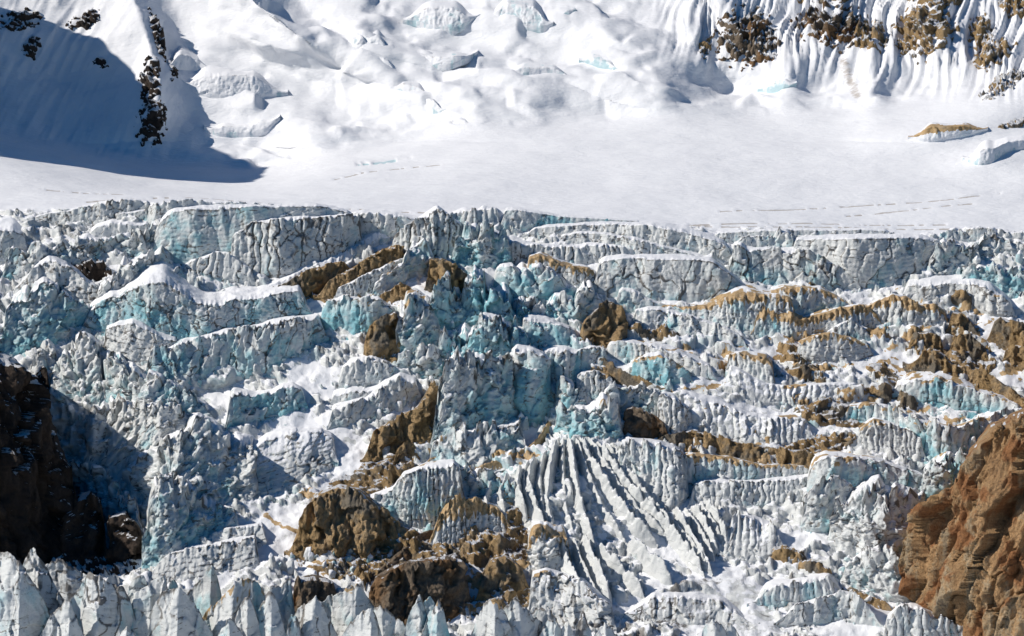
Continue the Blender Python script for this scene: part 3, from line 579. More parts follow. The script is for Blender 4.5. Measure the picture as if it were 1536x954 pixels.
for lb, a in (('dark cliff band left of the avalanche cones', (1120, 60, 50, 44, 15, 8)), ('long dark cliff above the avalanche cones', (1250, 45, 62, 36, 5, 8)), ('steep brown cliff above the big cone', (1300, 60, 36, 26, 0, 7)), ('orange brown cliff right of the cone tip', (1385, 55, 50, 42, -30, 8)),
              ('scattered rocks high on the ribbed face', (1410, 5, 50, 16, -10, 6)), ('low brown cliff at foot of ribbed face', (1490, 90, 36, 22, -25, 8)), ('rocks on the ribbed face near right edge', (1470, 52, 22, 26, 0, 5)), ('rock corner at the top right', (1525, 10, 30, 22, 10, 7)),
              ('brown rock ridge cutting in from right edge', (1505, 130, 44, 12, -28, 6)), ('thin rock band below that ridge', (1530, 184, 34, 7, -12, 4)), ('rock fleck left of the cones', (1060, 70, 10, 20, 10, 4)), ('top centre rocks over the cones', (1230, -2, 50, 10, 0, 6))):
    outcrop(lb, *a, mat=M_GREY if 'dark' in lb else M_BROWN, sc_=.55, off=.24, snow=.14)
# ---------------- brink of the icefall
ice('cracked grey cliff at the left brink', '48,327,333;75,321,334;100,318,337;130,311,339;160,304,338;195,302,332;228,304,322', blue=.15, crk=.7, dirt=.1, bench=.06, et=.03, apron=0)
ice('low pale cliff under the left brink', '172,322,340;200,318,339;224,316,339', blue=.4)
ice('upper teal block band along the brink', '217,309,340;232,307,344;260,305,344;290,303,336;340,305,332;384,307,330;440,309,330', blue=.45, st=.6, sd=.05, bench=.06, et=.03, apron=0)
ice('tall smooth teal cliff with fine dark strata', '224,362,388;240,335,390;252,322,394;260,318,396;290,315,398;330,313,394;384,312,388;430,311,376;470,310,366;500,314,357;532,320,350', blue=.55, st=.9, fl=.4, fw=9, lump=1.0, jag=.6, crk=.35, bench=.06, et=.03, apron=0)
ice('curved cliff of upright columns with black cracks', '343,388,402;352,352,405;364,349,408;376,338,412;392,334,413;410,333,414;430,331,413;447,329,408;466,330,402;490,328,394;516,326,386;545,323,368', fl=1.5, fw=4.6, crk=1.0, blue=.35, st=.5, cols='ice_column', bench=.06, et=.03, apron=0)
ice('low toothed cliff at foot of the columns', '270,404,413;286,393,415;300,390,418;325,381,420;347,385,422;384,408,425', fl=1.3, crk=.6, blue=.4)
ice('snow capped grey cliff at far left edge', '-60,352,390;-20,350,388;0,350,386;20,349,380;42,357,372', blue=.3, bench=.9)
ice('lobed snow ridge over the left jagged row', '130,353,362;148,341,362;166,336,360;200,338,362;228,338,356', snow=.25, blue=.2, fl=.5, bench=.5)
ice('long jagged row of cracked seracs at left', '-40,395,430;6,402,428;18,374,424;30,376,416;38,385,414;50,370,412;62,372,408;76,372,404;90,365,402;102,372,400;115,360,398;130,357,397;150,362,396;172,360,392;192,352,388;206,348,388;216,356,388;230,372,388', name=S_, fl=1.8, crk=.8, jag=2.4, blue=.45)
ice('knuckled ice lumps beside the tall teal cliff', '200,372,386;212,360,388;222,346,388;232,338,386;246,332,372;254,330,350', name=S_, fl=1.6, jag=2.4, blue=.4)
ice('dirty grey ice dome above the teal hollow', '14,440,452;30,428,452;46,412,452;60,398,452;73,390,452;86,394,455;100,400,456;116,410,458;132,424,458;154,434,458', blue=.1, dirt=.35, brown=.0, fl=1.2)
outcrop('dark rubble on snow between left seracs', 132, 408, 34, 16, 12, 6, mat=M_DARK, off=.1)
ice('pale seracs clustered between rubble and strata wall', '138,457,466;150,430,464;165,416,462;173,414,460;181,400,455;187,388,450;196,404,446;206,394,442;222,380,436;240,373,430;256,385,420;268,398,410', name=S_, jag=3, fl=1.6, blue=.45)
ice('large left serac with a deep teal hollow', '-30,470,530;4,505,530;12,465,530;25,450,530;40,441,528;53,436,525;66,428,520;80,434,516;96,445,512;112,452,506;145,453,478', name=S_, blue=.75, fl=1.4, lump=3, jag=2.2)
ice('snowy spires left of the curving snow trough', '228,422,434;240,408,436;246,404,438;256,412,440;265,403,440;276,412,442;300,424,444', name=S_, jag=3, blue=.4)
ice('broad cliff crossed by slanting black cracks', '117,470,498;135,465,500;150,455,503;166,446,505;179,446,506;191,436,508;206,432,514;226,428,519;246,426,519;263,436,517;286,450,517;306,457,516;331,458,508;351,452,504;384,450,496;420,441,488;450,437,478;470,446,470', crk=.95, st=.9, sd=.5, blue=.6, fl=.9, bench=.5, jag=.7)
ice('dark banded cliff under a smooth snow dome', '152,497,528;175,489,540;200,486,548;216,493,550;240,507,548;272,514,535', st=1, crk=.5, blue=.15, dirt=.15, bench=.35, jag=.4)
ice('long toothed teal cliff over the shaded snow trough', '212,541,564;230,528,567;255,524,570;276,514,572;300,510,575;335,503,575;366,500,570;400,492,559;430,484,545;460,480,528;494,475,508', fl=2.0, fw=5.5, crk=.6, blue=.65, jag=2.6, cols='ice_column')
ice('teal cave cliff below the brown mound', '478,464,486;500,455,502;516,450,506;540,455,506;566,452,504;582,461,494;596,470,486', blue=.95, lump=3, fl=1.2, jag=2)
# ---------------- centre top
loft('snow_shelf', 'sloping snow ramp above the brown striped bank', 'snow shelf', '384,436,446;420,424,440;460,404,424;500,386,408;530,372,394;560,352,372;585,344,356', snow=.4, fl=.4, ru=.2, bench=.5, lean=1.0, crk=.1)
rock('brown striped bank under the snow ramp', '386,441,452;430,426,450;460,409,442;490,399,424;520,392,412;536,400,408', fl=1.6, fw=3)
rock('upper brown bank dripping onto fluted ice', '470,438,448;500,420,446;530,405,436;560,385,424;590,372,412;606,368,408;620,382,396', fl=1.8, fw=3)
ice('fluted ice showing under the upper brown bank', '500,436,450;530,424,448;560,408,436;590,394,424;612,388,412', fl=1.4, fw=2.5, blue=.15, dirt=.25)
ice('smooth leaning ice dome among brown rock', '555,440,450;565,420,447;585,406,440;604,399,434;614,376,428;622,360,424;632,357,422;643,369,420;651,389,418;660,408,416', name=S_, fl=.7, lump=2, blue=.35, crk=.3, jag=.8)
rock('brown mound in front of the ice dome', '556,452,462;580,441,464;600,427,464;616,435,464;634,446,462;648,453,458')
rock('dark brown gully rock right of the ice dome', '634,412,440;648,392,446;664,394,446;680,402,444;698,412,436;710,424,432')
ice('pointed fluted ice peak at the centre brink', '583,366,374;600,350,382;616,340,386;630,331,390;645,322,392;656,316,392;664,322,391;676,331,390;690,338,386;700,346,376', fl=2.2, fw=4.5, crk=.9, blue=.3, dirt=.15, jag=2.2, bench=.1, cols='ice_column')
ice('low brink cliff left of the pointed peak', '520,324,346;545,321,352;575,323,354;605,326,352;640,331,346', blue=.35, bench=.15)
ice('blocky brink cliff right of the pointed peak', '668,327,345;680,321,346;695,316,347;718,318,347;724,313,347;738,315,347;752,317,346', blue=.4, jag=1.8, fl=1.4, bench=.1)
ice('dark teal wedge of brink ice right of centre', '746,317,346;768,315,347;800,319,344;840,325,342;900,328,340;970,333,341', blue=.55, st=.7, bench=.1, jag=.4)
ice('teal spires below the centre brink', '670,393,398;682,372,402;690,358,403;698,339,404;706,344,405;720,340,406;735,352,407;750,355,406;772,366,402', name=S_, blue=.6, jag=4, fl=2)
ice('row of rounded fluted columns under the brink', '748,370,398;768,366,396;800,369,394;840,371,396;870,372,397;882,370,396;920,370,395;965,379,394', fl=2.0, fw=4, crk=.6, blue=.25, snow=.08, bench=.5, cols='ice_column')
ice('thin long cliff line curving right below the brink', '783,346,354;820,341,360;870,338,362;920,337,366;980,340,378;1030,350,386;1080,364,391;1105,376,390', blue=.3, crk=.6, bench=.3, jag=.5, dirt=.1)
ice('inner curved cliff line inside the long one', '830,356,370;870,350,374;910,352,380;950,360,394;1000,372,394;1040,382,397;1078,390,398', blue=.35, crk=.6, bench=.35, jag=.6, dirt=.1)
ice('massive flat ice wall right of centre', '884,412,440;894,401,442;905,392,444;930,389,447;960,388,450;1000,390,453;1040,391,455;1066,392,456;1080,401,455;1100,415,452;1120,430,449;1140,442,448', blue=.5, fl=.6, fw=9, st=.6, crk=.6, jag=.5, bench=.12)
ice('brown stained cliff joining the massive wall', '786,390,430;810,385,434;826,392,436;850,400,437;880,405,440;898,412,441', dirt=.4, brown=.14, fl=1.2, blue=.2, crk=.7)
ice('bright teal serac lit down its middle', '736,412,432;755,402,444;786,396,452;796,392,455;808,394,456;818,399,455;832,412,452;850,424,450;874,434,446', name=S_, blue=.8, fl=1.8, fw=11, lump=2.4, jag=1)
ice('twin pale spires in front of the massive wall', '812,474,486;822,455,490;832,445,490;846,443,490;858,450,489;868,440,488;878,425,487;883,423,486;891,440,484;900,452,480;914,466,474', name=S_, blue=.6, jag=2.4, fl=1.4)
ice('brown grey slanted block under the lit serac', '766,455,474;780,450,482;796,446,485;812,456,486;824,472,486', name=S_, blue=.1, dirt=.25)
ice('shaded teal ledge left of the orange crag', '780,482,522;800,482,530;822,487,528;845,493,524;870,500,514', blue=.75, lump=2.4, bench=.4)
rock('orange crag with dark clefts at centre right', '862,504,514;872,488,519;886,476,522;900,465,522;914,457,518;930,469,512;946,478,504', M_BROWN, lump=3, fl=2.2, fw=6)
outcrop('low brown tail of the orange crag', 975, 503, 52, 11, 8, 5, off=.15)
ice('teal step behind the orange crag', '922,448,464;932,437,466;950,438,467;970,450,467;986,455,467;1004,459,466', blue=.6, bench=.4)
# ---------------- right top
ice('brink strip of low cliffs on the right', '1060,352,362;1090,349,364;1130,347,364;1180,345,362;1240,346,361;1300,345,360;1345,347,358', blue=.3, dirt=.2, bench=.1, jag=.6)
ice('long straight striped cliff on the right', '1180,366,402;1192,361,404;1230,360,414;1270,360,428;1310,359,430;1350,357,424;1390,359,404;1424,365,392', blue=.35, st=1, crk=.5, fl=.5, fw=9, jag=.5, bench=.1, dirt=.12)
ice('blocky stepped cliffs left of the striped one', '1088,390,424;1100,376,430;1112,371,431;1120,378,431;1150,376,430;1170,379,428;1190,378,430;1212,381,434;1240,392,436;1270,405,434;1294,423,432', blue=.4, fl=1.8, fw=7, crk=.7, st=.7, jag=2)
ice('small block group above the stepped cliffs', '1100,364,380;1116,358,380;1140,358,380;1158,355,380;1170,346,380;1182,350,380;1194,362,378', name=S_, blue=.4, jag=2)
ice('fluted hood over teal hollow at right centre', '1148,442,467;1175,438,474;1200,436,476;1230,437,474;1250,445,470;1280,459,464', blue=.55, fl=1.2, fw=2.6, brown=.08, bench=.4)
ice('thin fluted band right of the orange crag', '983,457,469;1020,462,478;1060,462,488;1082,455,494;1102,450,499;1130,448,503;1165,448,505;1200,456,502', fl=1.5, fw=2.8, blue=.45, brown=.1, bench=.6)
ice('pale fluted slope under the thin band', '942,472,498;975,465,506;1010,470,512;1050,480,516;1080,490,519;1100,500,522;1124,512,524', fl=1.1, fw=3.5, blue=.4, snow=.05, lean=.7)
ice('brown topped fluted band right of centre', '1126,467,503;1152,463,507;1180,470,508;1205,480,506;1230,473,502;1260,465,498;1290,460,493;1325,472,487', fl=1.6, fw=2.7, brown=.33, blue=.4, bench=.3)
ice('brown crested grey columns right of the band', '1286,470,484;1315,455,486;1340,446,492;1360,450,494;1380,460,494;1402,460,494;1426,472,492', fl=1.9, fw=4, brown=.25, blue=.25, cols='ice_column')
ice('striped wall with long snow slope at far right', '1352,428,444;1390,430,454;1430,427,450;1460,428,462;1486,435,472;1510,452,476;1526,467,474', blue=.15, st=.8, dirt=.15, bench=.8)
ice('upper lumpy seracs near the right edge', '1388,398,412;1402,380,414;1414,370,414;1426,365,413;1440,372,412;1460,372,412;1474,386,408', name=S_, jag=2.6, lump=2.4, blue=.4)
ice('teal seracs close to the right edge', '1436,412,434;1452,402,436;1470,395,438;1490,396,440;1504,408,444;1515,408,448;1530,404,448;1560,412,446', name=S_, jag=2.6, lump=2.6, blue=.65)
ice('far rubble ridge at the right brink', '1360,358,366;1400,352,368;1440,345,366;1480,344,366;1520,350,368;1580,352,368', name=S_, jag=2, dirt=.25, blue=.25)
ice('little grey teeth row under the far rubble', '1450,372,386;1480,354,384;1500,358,382;1520,362,384;1560,368,386', name=S_, jag=2, fl=1.5, dirt=.2, blue=.2)
ice('grey banded cliff beneath the snow saddle', '1192,517,534;1225,506,543;1250,503,543;1282,512,541;1310,522,532', st=1, blue=.1, dirt=.15, brown=.1)
ice('fan shaped fluted cliff on the snow saddle', '1236,502,512;1258,488,516;1278,481,516;1294,494,514;1310,506,511', fl=1.4, fw=3, blue=.5)
for lb, p in (('dark brown knob below the grey columns', '1418,482,498;1430,472,502;1444,474,503;1456,486,504;1470,500,506'), ('brown boulder ridge at right under columns', '1358,514,526;1370,503,532;1390,500,533;1405,506,532;1420,518,530'),
              ('blocky brown ridge beside that boulder ridge', '1420,516,530;1436,504,540;1456,508,545;1476,522,546;1490,540,548'), ('long brown stepped ridge descending to right edge', '1354,533,544;1374,526,560;1396,526,566;1412,532,570;1432,550,573;1460,556,577;1480,561,588;1502,576,602;1540,602,632;1600,630,660'),
              ('brown rocks at right edge midway', '1478,494,512;1500,482,520;1524,488,530;1560,496,540'), ('lower brown rocks at right edge', '1500,532,548;1520,520,552;1550,524,560')):
    rock(lb, p)
for lb, a in (('brown patch on the snow saddle', (1330, 560, 30, 12, 15, 4)), ('brown speckled strip left of saddle', (1195, 545, 40, 7, 22, 4)), ('left small brown strip on right snow', (1180, 528, 22, 6, 15, 4)), ('rubble patches in right snow field', (1440, 545, 50, 20, 10, 4)), ('brown dots near the striped wall', (1450, 455, 28, 7, 8, 4)),
              ('rust patch by the teal seracs', (1412, 420, 14, 6, 10, 4)), ('brown strip on the toothed snow ridge', (1230, 432, 18, 5, -15, 4)), ('rubble spread below the ribbed band', (1250, 625, 60, 18, 8, 4)), ('brown rubble right of ribbed band', (1330, 598, 50, 12, 12, 5)),
              ('brown ridge under the snow saddle', (1210, 570, 34, 8, 18, 5)), ('brown heap between fluted walls', (1320, 660, 36, 16, 25, 6)), ('dirt patches above the brown wall band', (1230, 668, 50, 14, -5, 4))):
    outcrop(lb, *a, off=.1)
# ---------------- middle right
ice('ribbed snow curve of many parallel ribs', '1010,592,640;1030,592,650;1050,600,662;1075,605,668;1100,615,672;1130,624,674;1160,628,672;1190,627,668;1222,634,656', fl=2.6, fw=4.2, crk=.3, st=.2, blue=.12, snow=.2, lean=.75, jag=.4, cols='ice_rib')
ice('upper ribbed snow band beside the saddle', '1083,549,578;1110,555,592;1130,569,600;1150,577,604;1180,580,606;1225,578,606;1296,576,600', fl=2.0, fw=4.2, crk=.2, st=.2, blue=.1, snow=.25, lean=.75, jag=.4, cols='ice_rib')
ice('fluted cliff above the upper ribbed band', '1088,535,556;1105,532,562;1120,533,565;1150,540,580;1164,556,582', fl=1.5, fw=3, brown=.12, blue=.4)
ice('shadowed teal scoop right of the brown ridge', '944,548,562;956,540,572;972,534,580;990,532,584;1010,545,584;1040,562,574', blue=.85, lump=2.5)
ice('lumpy pale ice above the teal scoop', '905,518,532;925,514,540;950,516,545;980,522,548;1010,530,556;1050,545,566;1075,555,570', fl=1.4, blue=.5, bench=.7)
fin('rock_ridge', 'brown boulder ridge curving over the central amphitheatre', 'rock ridge', '880,548;905,540;925,556;950,568;980,580;1008,590;1024,604', w=13, h=6, mat=M_BROWN, snow=-.1)
ice('small teal cliffs under the boulder ridge', '805,538,568;815,530,576;840,528,584;868,529,566;886,522,556;906,526,552;916,540,550', blue=.65, fl=1.7, fw=4, jag=2)
ice('white fluted curtain inside the amphitheatre', '862,572,590;872,562,596;890,559,598;914,565,598;924,580,594', fl=1.3, fw=2.6, blue=.35)
ice('teal serac cluster left in the amphitheatre', '830,628,644;842,614,650;856,610,654;870,607,656;886,604,658;905,600,662;920,610,662;936,628,656', name=S_, blue=.7, jag=3, fl=2)
ice('pale spires below the boulder ridge', '900,596,616;912,585,622;922,580,624;932,579,622;946,586,620;960,580,620;974,584,622;988,592,624;1006,602,622', name=S_, blue=.5, jag=3, fl=2)
ice('steep pale seracs around the amphitheatre left rim', '812,596,612;826,584,624;845,575,628;860,580,622;872,590,618;884,600,616', name=S_, blue=.6, jag=3, fl=1.8)
ice('curved fluted wall closing the amphitheatre at right', '984,600,640;996,595,654;1010,598,658;1028,611,656;1044,630,646', fl=1.6, fw=3, blue=.15, snow=.1)
rock('dark cave rocks at the amphitheatre floor', '926,622,640;948,613,656;968,619,660;988,630,664;1010,650,668', M_GREY)
rock('long knobbly brown wall band', '962,658,668;985,651,670;1010,653,674;1040,648,680;1070,655,684;1110,667,694;1150,671,698;1185,677,703;1220,680,706;1256,686,702', fl=2.2, fw=6)
ice('dark narrow columns below the cave rocks', '924,668,726;944,664,742;962,668,752;990,672,768;1010,680,768;1034,692,744', fl=2.2, fw=3.0, blue=.25, lean=.6, crk=.3, jag=2.6, cols='ice_column')
ice('teal columned band under the brown wall', '1006,690,726;1030,687,728;1050,686,728;1090,690,728;1140,700,726;1180,700,724;1222,702,720', fl=2.0, fw=3.8, blue=.55, brown=.08, cols='ice_column')
ice('white toothed band under the teal columns', '1030,730,764;1080,723,762;1120,725,760;1160,722,757;1200,718,756;1236,712,746', fl=1.6, fw=3.2, blue=.35, snow=.08, lean=.6, cols='ice_column')
ice('bright teal buttress on the right', '1204,724,750;1222,696,764;1236,690,768;1270,690,762;1310,692,752;1332,698,748;1352,705,750;1380,715,754;1404,728,754', blue=.75, lump=2.6, fl=1.2)
ice('crumbly shoulder below the bright teal buttress', '1200,755,792;1220,735,800;1236,722,798;1260,722,790;1276,734,780;1292,748,770', name=S_, blue=.45, jag=2.4)
ice('pale fluted cliff above the right chasm', '1282,652,672;1300,638,680;1312,633,684;1340,640,686;1362,648,688;1388,664,686', fl=1.6, fw=3, blue=.25)
ice('shaded broken cliffs along the right chasm rim', '1258,613,630;1300,608,636;1330,612,642;1352,620,652;1372,632,680;1400,640,694;1430,648,694;1452,640,680;1474,630,662;1505,618,646;1550,612,640', blue=.65, fl=2, lump=2.8, jag=2.8)
ice('bright teal wall near the right rocks', '1334,582,592;1370,573,602;1410,572,612;1440,580,616;1470,590,616;1500,598,624;1540,616,636', blue=.75, fl=1.4, bench=.6)
ice('big grey crumbling buttress on the right', '1240,768,812;1262,750,830;1290,735,838;1318,727,842;1336,735,846;1360,745,850;1385,755,850;1408,768,846', blue=.2, fl=1.8, lump=3, jag=3.5, dirt=.15, st=.7, name=S_)
ice('lower buttress foot above the dark chasm', '1260,858,872;1280,842,880;1302,830,886;1330,824,896;1346,846,902;1372,880,908', blue=.35, jag=2.6, lump=2.6, fl=1.8, name=S_)
ice('teal block pile left of the orange cliff', '1380,706,742;1400,690,752;1420,680,754;1440,682,748;1458,694,732', name=S_, blue=.6, jag=3.5, fl=2)
# ---------------- cliffs at both sides
loft('rock_cliff', 'tall orange rust streaked rock cliff at the right', 'rock cliff', '1366,834,900;1374,808,908;1386,790,918;1410,762,938;1440,730,948;1458,692,955;1480,656,962;1510,641,968;1545,625,975;1620,590,985;1740,540,1000', mat=M_ORANGE, cap='cliff_top', tilt=-50, dy=0, lean=.30, fl=2.0, fw=5.5, lump=3.0, ru=.6, crk=1.2, st=0., jag=2.5, bench=.02, snow=-.5, hc=2.6, sl=-.45, asp=3.6, ft=.3, et=.012, apron=0)
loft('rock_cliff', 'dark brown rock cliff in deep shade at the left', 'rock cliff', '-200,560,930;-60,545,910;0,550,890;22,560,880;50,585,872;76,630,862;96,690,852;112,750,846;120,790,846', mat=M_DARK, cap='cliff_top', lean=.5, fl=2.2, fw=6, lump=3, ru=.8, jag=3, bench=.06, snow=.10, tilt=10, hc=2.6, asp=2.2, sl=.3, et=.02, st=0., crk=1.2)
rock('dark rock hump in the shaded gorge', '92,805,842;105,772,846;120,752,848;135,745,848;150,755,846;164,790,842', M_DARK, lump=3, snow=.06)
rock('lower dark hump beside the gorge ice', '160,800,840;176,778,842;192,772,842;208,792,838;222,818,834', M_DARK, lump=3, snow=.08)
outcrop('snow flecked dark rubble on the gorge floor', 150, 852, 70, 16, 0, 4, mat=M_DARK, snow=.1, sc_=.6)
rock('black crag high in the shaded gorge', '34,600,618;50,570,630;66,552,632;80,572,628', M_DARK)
# ---------------- left middle
for lb, p, k in (('ragged serac above the black crag', '42,556,566;52,536,568;62,518,568;72,513,568;80,524,566;92,542,562', dict(blue=.25)),
                 ('lumpy dim seracs over the gorge', '72,562,586;85,545,600;100,530,612;108,525,622;118,512,628;128,510,628;140,520,622;156,536,606', dict(blue=.5)),
                 ('sunlit ragged rib above the gorge', '144,582,648;152,556,654;160,543,656;168,536,656;180,540,656;190,548,654;206,560,650;240,570,642;280,590,634;318,604,628', dict(blue=.55)),
                 ('grey pleated buttress over the gorge', '128,665,742;136,634,748;150,615,748;166,600,738;190,608,716;220,610,692;250,612,668;296,616,644', dict(blue=.25, st=.8, sd=.4)),
                 ('dim blue ice inside the gorge', '70,610,660;90,598,684;110,592,700;132,602,690;142,622,664', dict(blue=.6)),
                 ('shaded rubble ice low in the gorge', '100,716,750;120,700,770;145,705,780;165,725,790;185,745,800;205,760,810;216,780,816', dict(blue=.7)),
                 ('tall central left buttress crowned with snow', '190,712,742;205,696,770;222,684,790;240,674,806;256,664,806;270,658,800;284,638,790;300,634,780;320,644,772;350,659,764;390,668,742', dict(blue=.35, st=.6)),
                 ('bright teal left edge of that buttress', '210,808,856;222,768,860;234,726,860;254,718,852;276,730,838;300,744,826;330,755,810;362,772,796', dict(blue=.6))):
    ice(lb, p, name=S_, fl=1.8, lump=2.6, jag=3, lean=.6, **k)
ice('upper stained slab above foreground pinnacles', '306,808,820;330,797,822;360,793,820;400,788,814', blue=.1, dirt=.2, st=.8, lean=.8)
ice('brown lined slab above foreground pinnacles', '220,866,876;240,845,874;260,832,872;290,824,868;320,820,866;350,815,862;392,806,850', blue=.05, dirt=.3, st=1, lean=.8, fl=.6)
ice('rippled pale slab left of the brown cliff', '350,694,735;384,670,742;402,660,738;440,650,728;480,648,708;508,660,694', blue=.3, st=1, fl=.7, fw=8, lean=1.0, jag=.6, snow=.08)
ice('teal edged ledge left of the rippled slab', '336,604,652;350,591,646;384,595,630;410,590,628;426,582,624;440,580,620;462,588,610', blue=.7, lump=2.4)
ice('rubbly ledges right of the bright snow chute', '490,624,644;520,612,640;550,600,632;580,580,620;600,570,610;632,578,594', blue=.35, jag=2, bench=.6)
ice('upper rubbly ledge under the brown boulders', '505,562,580;530,548,584;560,540,580;590,552,576;620,556,570', blue=.4, jag=2.4, bench=.6)
ice('lower crumbly ledge beside the bright chute', '495,596,606;525,590,612;555,588,608;585,574,596', blue=.35, jag=2, bench=.6)
rock('tall brown striated cliff left of the ice tower', '540,678,692;558,652,694;590,634,692;620,619,676;640,590,664;655,570,650;672,548,596', fl=2.4, fw=4, lump=2.6)
rock('small dark brown step under the striated cliff', '586,692,700;598,672,702;612,664,698;630,672,688')
rock('brown boulders left of the central tower', '540,520,548;556,495,552;572,482,552;590,475,550;606,490,540')
# ---------------- central tower of broken ice
ice('tall fluted ice tower at the centre', '644,640,672;656,604,676;666,562,670;680,546,664;700,536,656;720,530,650;746,540,646;768,560,636;784,590,632', name=S_, fl=2.4, fw=4.5, blue=.65, jag=4.5, lump=2.6, gp=.42)
ice('slender twin columns left of the tower', '592,505,542;600,466,548;612,450,550;626,447,546;640,455,538;652,470,530;664,486,522', name=S_, fl=2.4, fw=5, blue=.55, jag=3)
ice('upper tier of the central jumble', '636,468,492;655,440,498;670,412,500;682,428,500;696,432,500;712,410,500;735,428,502;760,436,504;790,450,504;806,474,500', name=S_, fl=2.6, fw=4.5, blue=.85, jag=5, lump=3, gp=.55)
ice('middle tier of the central jumble', '652,526,548;676,502,556;700,486,562;722,478,566;750,488,568;786,500,570;804,524,566', name=S_, fl=2.6, fw=4.5, blue=.9, jag=5, lump=3, gp=.5)
ice('lower left shoulder of the central jumble', '560,530,552;590,536,562;620,528,566;650,520,566;668,536,560', name=S_, fl=2, fw=5, blue=.5, jag=3.5)
ice('deep teal pit wall right of the tower', '760,545,610;778,528,634;800,530,640;818,540,630;832,560,606', blue=.95, lump=3, jag=2)
ice('rough ice apron below the tower', '640,672,700;670,655,706;700,650,706;730,645,700;760,640,690;790,630,676', name=S_, blue=.45, jag=3, fl=2, lean=.7)
# ---------------- brown dirt ridges and the fan of fins
fin('dirt_ridge', 'thin brown dirt ridge at left of the amphitheatre', 'dirt ridge', '866,548;846,570;824,592;802,606;770,616;744,630;725,645', w=8, h=5, brown=1, dirt=.2, ser=.3, snow=-.2)
fin('dirt_ridge', 'curved brown dirt ridge above the fan', 'dirt ridge', '826,604;824,630;812,656;790,674;764,686;730,695;700,704;660,712;620,722', w=8, h=5, brown=1, dirt=.2, ser=.3, snow=-.2)
fin('dirt_ridge', 'short brown dirt ridge near the small step', 'dirt ridge', '720,655;690,668;662,684;632,696', w=8, h=4, brown=1, dirt=.2, ser=.3, snow=-.2)
FANS = ['838,648;826,700;820,750;832,795', '852,640;860,690;866,735;884,790;894,812', '862,636;890,690;922,738;950,780;990,806', '890,648;920,692;954,738;992,778;1020,800', '918,655;938,694;960,732;990,768', '806,672;792,715;806,765;822,790', '782,686;776,730;790,770',
        '836,794;850,840;872,884;890,915', '872,792;890,836;905,868;918,900', '890,812;920,842;948,866;968,884', '975,745;1005,790;1040,828;1058,856', '1006,752;1030,790;1050,822;1070,852', '1040,748;1060,790;1078,818', '1056,742;1076,775;1092,806', '765,700;750,735;760,775', '940,800;975,835;1010,866', '745,712;728,745;732,772']
FL = ['leftmost long white fin of the central ice fan', 'straight white fin down the middle of the fan', 'longest serrated fin of the ice fan', 'second long serrated fin right of the longest', 'short serrated fin beside the dark columns', 'bluish fin at left of the fan', 'far left short fin of the fan',
      'dirty fin running below the fan to the bottom', 'lower middle fin ending by the rubble', 'smooth lower ridge right of the dirty fin', 'spiny fin right of the shaded slope', 'pale fin beside the spiny fin', 'tall teal sided fin at the right', 'rightmost white fin of the fan', 'small fin above the tan ice', 'shaded ridge with dark furrows', 'smallest fin left of the tan ice']
for p, l in zip(FANS, FL): fin('ice_fin', l, 'ice fin', p, w=14, h=10, wr=10, ser=.4, blue=.15, dirt=.16, snow=.12, group='ice fins of the central fan')
MID = [(0, 1, 'thin rib between leftmost and straight fins'), (1, 2, 'thin rib left of the longest fin'), (2, 3, 'thin rib right of the longest fin'), (3, 4, 'thin rib by the dark columns'), (0, 5, 'thin rib at the bluish fin'), (5, 6, 'thin rib at the far left of the fan'), (10, 11, 'thin rib beside the spiny fin'), (11, 12, 'thin rib beside the teal sided fin'), (12, 13, 'thin rib at the right end of the fan'), (7, 8, 'thin rib low between two lower fins'), (3, 10, 'thin rib over the shaded slope')]
for i_, j_, l in MID:
    A_, B_ = parse(FANS[i_]), parse(FANS[j_]); tq = np.linspace(0, 1, 4); A_, B_ = [np.stack([np.interp(tq, np.linspace(0, 1, len(q)), q[:, c_]) for c_ in (0, 1)], 1) for q in (A_, B_)]
    fin('ice_fin', l, 'ice fin', ';'.join(f'{x:.1f},{y:.1f}' for x, y in (A_+B_)/2), w=9, h=7, wr=7, ser=.4, blue=.15, dirt=.2, snow=.1, group='ice fins of the central fan')
# ---------------- lower centre and lower right
ice('fluted teal curtain above the rounded brown rock', '526,757,772;560,746,780;590,736,784;606,716,790;640,706,792;680,700,784;700,716,776', fl=1.8, fw=2.8, blue=.6, cols='ice_column')
ice('teal seracs between curtain and fan', '676,716,740;700,704,750;724,712,756;750,720,760;780,730,764', name=S_, blue=.55, fl=2, jag=3)
ice('tan stained fluted ice below the curtain', '632,796,820;650,772,826;676,760,824;715,754,812;748,764,808;782,776,804', fl=1.6, fw=3, dirt=.3, brown=.3, blue=.05, jag=3, et=.25)
ice('tan white fluted block beside the fan', '786,824,848;798,797,858;820,789,860;846,795,852;858,812,846', fl=1.5, fw=3.4, dirt=.25, brown=.15, blue=.0, snow=.05, name=S_)
rock('big rounded brown rock at lower centre', '426,816,828;440,795,836;460,766,840;480,746,840;510,736,838;540,741,838;570,766,838;592,775,834;612,796,824', fl=1.4, fw=5, lump=3)
outcrop('snow dusted dirt slope above the rounded rock', 550, 728, 80, 26, -20, 5, off=.05)
fin('moraine_ramp', 'smooth grey gravel ramp at lower centre', 'gravel ramp', '668,790;640,800;610,824;580,850;545,878', w=26, h=6, mat=M_GREY, ser=.1, snow=-.3)
rock('grey and rust striated cliff at lower centre', '540,905,924;558,874,934;580,860,940;604,850,942;640,845,940;680,839,926;698,850,912;712,874,900', M_GREY, fl=2, fw=5, lump=2.6)
rock('pale yellow rock slab right of the rust cliff', '710,890,904;724,862,906;735,842,902;760,838,896;776,850,890;796,862,884', fl=1.0, fw=6)
rock('dark rocks behind the pinnacles at lower left centre', '430,905,930;446,873,934;470,867,932;490,874,926;512,884,914', M_GREY)
